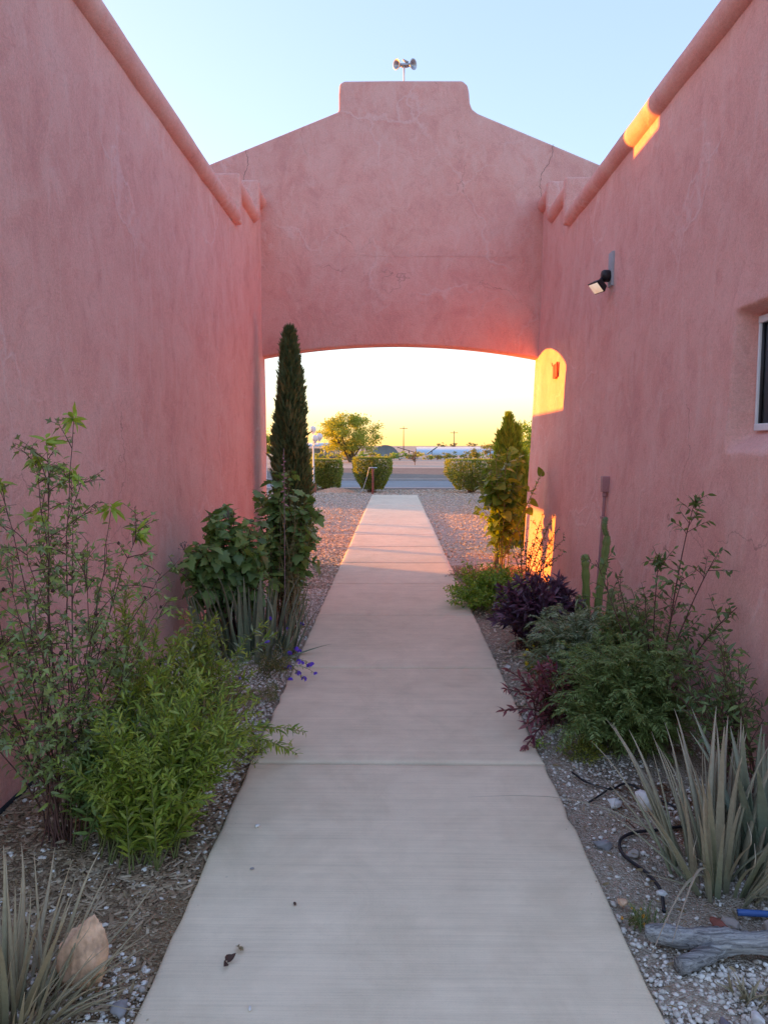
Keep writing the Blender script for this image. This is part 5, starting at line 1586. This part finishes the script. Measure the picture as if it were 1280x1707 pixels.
cypress('small cypress behind the heart-leaf vine at right of arch', (1.66, 10.75, -.04), 1.95, .17, 4200, 'lf_basil', 92, [(.13, .05, .93, .6), (-.13, 0, .88, .55), (.24, .1, .72, .8)])

def leaf_tree(name, label, base, h, center, rad, n, leaf, mat, seed, trunk_r=.12, cat='tree', nlimb=7, group=None):
    rg = np.random.default_rng(seed)
    base = np.asarray(base, float); center = np.asarray(center, float); rad = np.asarray(rad, float)
    t = thing(name, label, cat, tuple(base), group)
    limbs = []
    for k in range(nlimb):
        d = nrm(rg.normal(0, 1, 3)); d[2] = abs(d[2]) * .8
        tip = center + d * rad * .85
        limbs.append(bez(base + A(rg.normal(0, trunk_r * .4), rg.normal(0, trunk_r * .4), 0), base * .5 + center * .5 + A(d[0] * rad[0] * .2, 0, -.1 * h), tip, 8))
    tw = twigs(rg, limbs, 7, rad[0] * .5, .4, .3, .9)
    stems_obj(t, 'bark', [(limbs, trunk_r, trunk_r * .15, 6), (tw, trunk_r * .18, trunk_r * .06, 4)], 'trunk')
    # clumped crown
    nc = max(12, int(n / 170)); cc = []
    for k in range(nc):
        d = nrm(rg.normal(0, 1, 3)); cc.append(center + d * rad * (.35 + .62 * rg.random() ** .6) * (1 + .18 * mnoise.noise(Vector(d * 2 + seed))))
    cc = np.array(cc); ci = rg.integers(0, nc, n)
    P = cc[ci] + rg.normal(0, 1, (n, 3)) * rad * .105
    P = P[P[:, 2] > base[2] + .05]; n = len(P)
    D = nrm((P - center) / rad + rg.normal(0, .8, (n, 3)))
    S = leaf * rg.uniform(.6, 1.4, n)
    X, Y, Z = frames(D, rg.random(n) * 6.28); s = S[:, None]
    mb = MB(); mb.inst(LANCE2, P, X * s * 1.5, Y * s, Z * s, rg.random(n)); mb.build('crown', mat, t, kind='stuff')
    return t
leaf_tree('desert_tree', 'airy yellow-green desert tree glowing in sun beyond the road', (-4.35, 72, -.07), 4.6, (-4.4, 72, 2.65), (2.95, 2.6, 2.0), 15000, .17, 'lf_paloverde', 101, .13, nlimb=11)
leaf_tree('desert_tree', 'sunlit yellow tree seen between left wall and cypress', (-12.0, 66, -.07), 3, (-12.0, 66, 1.9), (2.2, 1.6, 1.3), 4000, .2, 'lf_paloverde', 102, .1)
leaf_tree('green_bush', 'green bush behind the small cypress at right wall', (3.55, 19.5, -.04), 2.2, (3.55, 19.5, 1.2), (.75, .7, .95), 6000, .07, 'lf_basil', 103, .04, 'bush')
leaf_tree('desert_tree', 'pale yellow thin desert bush behind the right clipped hedge', (10.2, 78, -.07), 2.6, (10.2, 78, 1.05), (2.0, 1.5, 1.0), 3000, .15, 'lf_desertbush', 104, .06, 'bush')

# clipped hedges
def hedge(label, base, rx, ry, h, n, mat, seed, flare=.55, boxy=4.0):
    rg = np.random.default_rng(seed); base = np.asarray(base, float)
    t = thing('clipped_hedge', label, 'hedge', tuple(base), 'clipped hedges before the road')
    u = rg.random(n); a = rg.random(n) * 6.283
    ftop = rg.random(n) < .28
    wid = lambda z: flare + (1 - flare) * np.minimum(1, (z / (.62 * h)) ** .8)
    z = np.where(ftop, h * (1 - .03 * rg.random(n)), h * (.10 + .9 * u))
    sup = (np.abs(np.cos(a)) ** boxy + np.abs(np.sin(a)) ** boxy) ** (-1 / boxy)
    q = np.where(ftop, np.sqrt(rg.random(n)), 1 - .16 * rg.random(n) ** 2)
    edge = np.where(z > h * .93, .96, 1.0)
    r_ = sup * q * wid(z) * edge * (1 + .03 * np.sin(a * 5 + seed) + .03 * rg.normal(0, 1, n) + .025 * np.sin(a * 2 + seed * 1.7) + .025 * np.sin(z * 9 + a * 3))
    P = np.stack([base[0] + rx * r_ * np.cos(a), base[1] + ry * r_ * np.sin(a), base[2] + z], 1)
    D = nrm(np.stack([np.cos(a), np.sin(a), np.where(ftop, 1.5, .3)], 1) + rg.normal(0, .7, (n, 3)))
    X, Y, Z = frames(D, rg.random(n) * 6.28); s = (.045 * rg.uniform(.6, 1.4, n))[:, None]
    mb = MB(); mb.inst(LANCE2, P, X * s * 1.6, Y * s, Z * s, rg.random(n)); mb.build('foliage', mat, t, kind='stuff')
    st = []
    for k in range(40):
        a0 = rg.random() * 6.283; e = base + A(rx * .8 * math.cos(a0), ry * .8 * math.sin(a0), h * rg.uniform(.4, .85))
        st.append(bez(base + A(rg.normal(0, .06), rg.normal(0, .06), 0), base * .6 + e * .4 + A(0, 0, -.05), e, 6))
    stems_obj(t, 'bark', [(st, .014, .004, 4)], 'branches')
    # dense inner twig mass
    n2 = 2500; z2 = h * (.15 + .8 * rg.random(n2)); a2 = rg.random(n2) * 6.283; r2 = .85 * np.sqrt(rg.random(n2)) * wid(z2)
    P2 = np.stack([base[0] + rx * r2 * np.cos(a2), base[1] + ry * r2 * np.sin(a2), base[2] + z2], 1)
    X, Y, Z = frames(nrm(rg.normal(0, 1, (n2, 3))), np.zeros(n2)); s = np.full((n2, 1), .10)
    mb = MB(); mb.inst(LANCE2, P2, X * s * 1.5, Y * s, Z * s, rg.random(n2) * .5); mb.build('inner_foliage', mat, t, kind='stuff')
    return t
hedge('dark box-shaped clipped hedge beside the white lamp post', (-2.44, 26.0, -.04), .56, .5, 1.10, 12000, 'lf_hedge', 111, .80, 6)
hedge('clipped hedge tapering to its foot behind the red post', (-.74, 24.9, -.04), .62, .55, 1.18, 13000, 'lf_hedge', 112, .36, 5)
hedge('bare-bottomed clipped hedge right of the path end', (2.60, 24.7, -.04), .86, .6, 1.12, 11000, 'lf_hedge', 113, .40, 4)

# lamp post
lx, ly = -2.72, 24.7
lp = thing('lamp_post', 'white lamp post with three round globes on a brick base', 'lamp', (lx, ly, -.04))
mb = MB(); mb.box((lx - .09, ly - .09, -.05), (lx + .09, ly + .09, .26)); mb.build('brick_base', 'brick_red', lp, bevel=.01)
lathe([(.055, .26), (.04, .33), (.032, .5), (.028, 1.75), (.034, 1.78)], 14, (lx, ly, 0)).build('pole', 'white_paint', lp, smooth=True)
for k, (dx, dy, z) in enumerate(((-.01, 0, 2.10), (.20, .05, 1.86), (.07, -.12, 1.80))):
    mb = MB(); mb.tube(bez((lx, ly, 1.62), (lx + dx, ly + dy, 1.5), (lx + dx, ly + dy, z - .14), 8) if k else np.array([(lx, ly, 1.75), (lx + dx * .5, ly, 1.85), (lx + dx, ly + dy, z - .14)]), .016, 8)
    am = mb.build('arm', 'white_paint', lp, smooth=True)
    lathe([(.03, -.16), (.055, -.13), (.06, -.11)], 14, (lx + dx, ly + dy, z)).build('fitter', 'white_paint', am, smooth=True)
    g = lathe([(.05, -.115), (.085, -.09), (.108, -.04), (.112, .01), (.098, .06), (.06, .1), (.004, .113)], 18, (lx + dx, ly + dy, z)).build('globe', 'globe_white', lp, smooth=True)

# red stand pipe
rp = thing('stand_pipe', 'dark red post with a small crossbar in front of hedge', 'post', (-.70, 24.0, -.04))
mb = MB(); mb.box((-.735, 23.97, -.05), (-.665, 24.04, .80)); mb.build('post', 'post_red', rp, bevel=.008)
mb = MB(); mb.tube([(-.83, 24.0, .83), (-.56, 24.0, .83)], .022, 8); mb.build('crossbar', 'galvanised', rp)
mb = MB(); mb.tube(spline([(-.82, 24.0, .82), (-.90, 23.98, .5), (-1.02, 23.95, .15), (-1.15, 23.9, 0.0)], 14), .010, 6); mb.build('drain_hose', 'galvanised', rp, smooth=True)
# reddish soil mound
mb = MB(); V = []; nn = 14
for j in range(nn + 1):
    for i in range(nn + 1):
        x = -1 + 2 * i / nn; y = -1 + 2 * j / nn
        V.append((-1.95 + x * .75, 25.0 + y * .45, -.045 + .16 * max(0, 1 - x * x - y * y) * (1 + .3 * mnoise.noise((x * 3, y * 3, 1)))))
mb.add(V, [(j * (nn + 1) + i, j * (nn + 1) + i + 1, (j + 1) * (nn + 1) + i + 1, (j + 1) * (nn + 1) + i) for j in range(nn) for i in range(nn)])
o = mb.build('soil_mound', 'rock_red', smooth=True); tag(o, 'low reddish soil mound between the lamp post and red post', 'mound')

# small roadside tufts
leaf_tree('roadside_tuft', 'round green tuft across the road right of path line', (3.1, 35.3, -.06), .5, (3.1, 35.3, .16), (.34, .3, .24), 900, .09, 'lf_basil', 121, .02, 'bush', 5)
leaf_tree('roadside_tuft', 'small faint green tuft across the road left of path line', (-1.0, 35.3, -.06), .4, (-1.0, 35.3, .12), (.28, .25, .18), 500, .08, 'lf_khaki', 122, .02, 'bush', 5)
rg = np.random.default_rng(123)
b = A(1.9, 62, -.07); t = thing('bare_bush', 'leafless twiggy bush on the sand beyond the road', 'bush', tuple(b))
st = stem_set(rg, b, .1, 12, b + A(0, 0, .5), (1.0, .6, .8), .05); tw = twigs(rg, st, 6, .5, .3, .3, .9)
for c in st + tw: pass
mb = MB(); tubes(mb, st, .03, .012, 4); tubes(mb, tw, .014, .006, 3); mb.build('branches', 'bark', t, kind='stuff')

# row of desert bushes
rg = np.random.default_rng(130)
ords = ['leftmost', 'second', 'third', 'fourth', 'fifth', 'sixth', 'seventh', 'eighth', 'ninth', 'tenth', 'eleventh', 'twelfth', 'rightmost']
xs = np.linspace(-8.6, 10, 13)
for k, x in enumerate(xs):
    y = 84 + rg.normal(0, 1.5); hh = rg.uniform(.65, 1.05); w = rg.uniform(.9, 1.5)
    mt = int(rg.integers(0, 3))
    lab = ords[k] + (' of' if k in (0, 12) else ' from left of') + ' the ' + ['olive yellow', 'yellow-green', 'green'][mt] + ' desert bushes in the row beyond the sand'
    if k not in (0, 12): lab = ['olive yellow', 'yellow-green', 'green'][mt] + ' desert bush, ' + ords[k] + ' from left in the row beyond the sand'
    else: lab = ['olive yellow', 'yellow-green', 'green'][mt] + ' desert bush, ' + ords[k] + ' in the row beyond the sand'
    leaf_tree('desert_bush', lab, (x + rg.normal(0, .4), y, -.07), hh, (x, y, hh * .5), (w, .8, hh * .55), 420, .17, ['lf_desertbush', 'lf_paloverde', 'lf_basil'][mt], 200 + k, .03, 'bush', 4, 'row of desert bushes')

# far greenhouses and panels
gh = thing('greenhouse', 'long low pale blue greenhouse roof on the horizon', 'greenhouse', (12, 130, -.07))
mb = MB(); mb.add([(4, 128, .3), (26, 128, .3), (26, 136, 1.35), (4, 136, 1.35), (26, 136, .3), (4, 136, .3), (4, 128, -.1), (26, 128, -.1)], [(0, 1, 2, 3), (6, 7, 1, 0), (3, 2, 4, 5)]); mb.build('roof', 'pale_blue_sheet', gh)
for x in np.linspace(4, 26, 12):
    mb = MB(); mb.box((x - .06, 127.9, -.1), (x + .06, 128.0, .32)); mb.build('post', 'white_paint', gh)
hh = thing('hoop_house', 'grey-green arched hoop house at the horizon right of the desert tree', 'greenhouse', (-1.7, 98, -.07))
V = []; n = 14
for y in (96.5, 101):
    for k in range(n + 1):
        a = math.pi * k / n; V.append((-1.2 + 1.9 * math.cos(a), y, -.1 + 1.75 * math.sin(a)))
mb = MB(); mb.add(V, [(k, k + 1, n + 2 + k, n + 1 + k) for k in range(n)] + [tuple(range(n + 1)), tuple(range(2 * n + 1, n, -1))]); mb.build('cover', 'hoop_cover', hh)
sh_ = thing('shade_structure', 'low blue-grey open shade structure left of the desert tree', 'shelter', (-10.5, 96, -.07))
mb = MB(); mb.add([(-13.5, 94, 1.55), (-7.3, 94, 1.55), (-7.3, 99, 1.95), (-13.5, 99, 1.95)] + [(-13.5, 94, 1.47), (-7.3, 94, 1.47), (-7.3, 99, 1.87), (-13.5, 99, 1.87)], [(0, 1, 2, 3), (7, 6, 5, 4), (4, 5, 1, 0), (5, 6, 2, 1), (6, 7, 3, 2), (7, 4, 0, 3)]); mb.build('roof', 'pale_blue_sheet', sh_)
for x in np.linspace(-13.3, -7.5, 5):
    mb = MB(); mb.box((x - .06, 94.1, -.1), (x + .06, 94.22, 1.5)); mb.build('post', 'galvanised', sh_)
mb = MB(); mb.box((-13.5, 98, -.1), (-7.3, 98.2, 1.2)); mb.build('back_panel', 'hoop_cover', sh_)
def solar(label, x, y, w, tilt, seed):
    t = thing('solar_panel', label, 'panel', (x, y, -.07))
    ca, sa = math.cos(tilt), math.sin(tilt)
    mb = MB(); obox(mb, (x, y, .95), (ca, 0, sa), (0, 1, 0), (-sa, 0, ca), w / 2, 1.2, .04); mb.build('panel', 'panel_dark', t)
    mb = MB(); mb.tube([(x, y, -.1), (x, y, .95)], .07, 8); mb.build('mast', 'galvanised', t)
solar('dark tilted solar panel right of the hoop house', 1.8, 90, 3.0, -.28, 1)
solar('small dark tilted solar panel farther right on the horizon', 4.7, 92, 1.5, .6, 2)
rg = np.random.default_rng(140)
for k, x in enumerate((40, 51, 65)):
    leaf_tree('far_tree', ['leftmost', 'middle', 'rightmost'][k] + ' of three tiny dark tree specks on the far horizon', (x, 620, -.07), 5, (x, 620, 2.2), (3 + rg.random() * 2, 3, 1.6), 200, .9, 'lf_cypress', 300 + k, .3, 'tree', 4, 'far horizon trees')

# white block wall left of the cypress; unseen side runs added to cast shade
bw_ = thing('block_wall', 'white low block wall just visible between left wall and cypress', 'wall', (-7, 28, -.05))
nb_ = 14
for k in range(6):
    z0 = -.05 + k * .205
    mb = MB(); mb.box((-9.0, 28.0, z0), (-4.9, 28.2, z0 + .197)); mb.build('block_course', 'blockwall', bw_, bevel=.006)
mb = MB(); mb.box((-9.2, 22.5, -.05), (-9.01, 28.2, .95)); mb.build('added_shade_run', 'blockwall', bw_)
mb = MB(); mb.box((-9.2, 28.2, -.05), (-9.01, 47, .95)); mb.build('added_far_shade_run', 'blockwall', bw_)

# parked pale car beyond the right wall
cx, cyy = 2.18, 15.35
cr = thing('parked_car', 'white car parked beyond the right wall, front wheel just showing', 'car', (4.3, 16.2, -.04))
prof = [(0, .34), (.02, .62), (.12, .78), (.5, .90), (1.15, .98), (1.75, 1.40), (2.3, 1.47), (3.2, 1.44), (3.9, 1.02), (4.35, .96), (4.42, .6), (4.38, .34), (3.95, .30), (3.86, .5), (3.66, .64), (3.42, .64), (3.22, .5), (3.12, .30), (1.22, .30), (1.13, .5), (.93, .64), (.69, .64), (.49, .5), (.40, .30)]
mb = MB(); n = len(prof)
V = [(cx + x, cyy, z - .04) for x, z in prof] + [(cx + x, cyy + 1.7, z - .04) for x, z in prof]
mb.add(V, [tuple(range(n)), tuple(range(2 * n - 1, n - 1, -1))] + [((i + 1) % n, i, n + i, n + (i + 1) % n) for i in range(n)]); mb.build('body', 'car_white', cr, bevel=.035)
for q in ([(1.30, .99), (1.80, 1.36), (2.28, 1.41), (2.28, 1.0)], [(2.36, 1.0), (2.36, 1.41), (3.12, 1.38), (3.55, 1.03)]):
    mb = MB(); V = [(cx + x, cyy - .006, z - .04) for x, z in q] + [(cx + x, cyy + .01, z - .04) for x, z in q]
    mb.add(V, [(0, 1, 2, 3), (7, 6, 5, 4)] + [((i + 1) % 4, i, 4 + i, 4 + (i + 1) % 4) for i in range(4)]); mb.build('window', 'carglass', cr)
for wx_ in (.81, 3.54):
    for sy in (0, 1):
        c0 = (cx + wx_, cyy + (.0 if sy == 0 else 1.70), .28); ax = (0, -1 if sy == 0 else 1, 0)
        w_ = lathe([(.20, -.16), (.30, -.17), (.325, -.13), (.325, -.02), (.30, .02), (.235, .025), (.225, .0), (.20, -.01)], 28, c0, ax).build('wheel', 'tyre', cr, smooth=True)
        if sy == 0:
            lathe([(.05, .0), (.06, .015), (.04, .02)], 14, c0, ax).build('hub', 'alloy', w_)
            lathe([(.225, .0), (.222, .018), (.205, .018), (.20, .0)], 28, c0, ax).build('rim', 'alloy', w_)
            for k in range(6):
                a = k * math.pi / 3 + .2; d = A(math.cos(a), 0, math.sin(a)); s_ = A(-math.sin(a), 0, math.cos(a))
                mb = MB(); obox(mb, A(*c0) + d * .125 + A(0, -.008, 0), d, s_, (0, -1, 0), .085, .022, .008); mb.build('spoke', 'alloy', w_)
mb = MB(); mb.box((cx + .015, cyy + .12, .56), (cx + .07, cyy + .45, .68)); mb.build('headlight', 'globe_white', cr, bevel=.01)
mb = MB(); mb.box((cx + .015, cyy + 1.25, .56), (cx + .07, cyy + 1.58, .68)); mb.build('headlight', 'globe_white', cr, bevel=.01)

for k, (px_, lab) in enumerate(((-3.3, 'thin utility pole rising beside the desert tree on the horizon'), (1.0, 'thin utility pole right of the hoop house on the horizon'), (6.4, 'thin utility pole above the long greenhouse on the horizon'))):
    t = thing('utility_pole', lab, 'pole', (px_ * 1.9, 150, -.07))
    hgt = (6.5, 5.5, 4.6)[k]
    mb = MB(); mb.tube([(px_ * 1.9, 150, -.1), (px_ * 1.9, 150, hgt)], [.10, .07], 8); mb.build('pole', 'bark', t)
    mb = MB(); mb.box((px_ * 1.9 - .8, 149.95, hgt - .5), (px_ * 1.9 + .8, 150.05, hgt - .38)); mb.build('crossarm', 'bark', t)
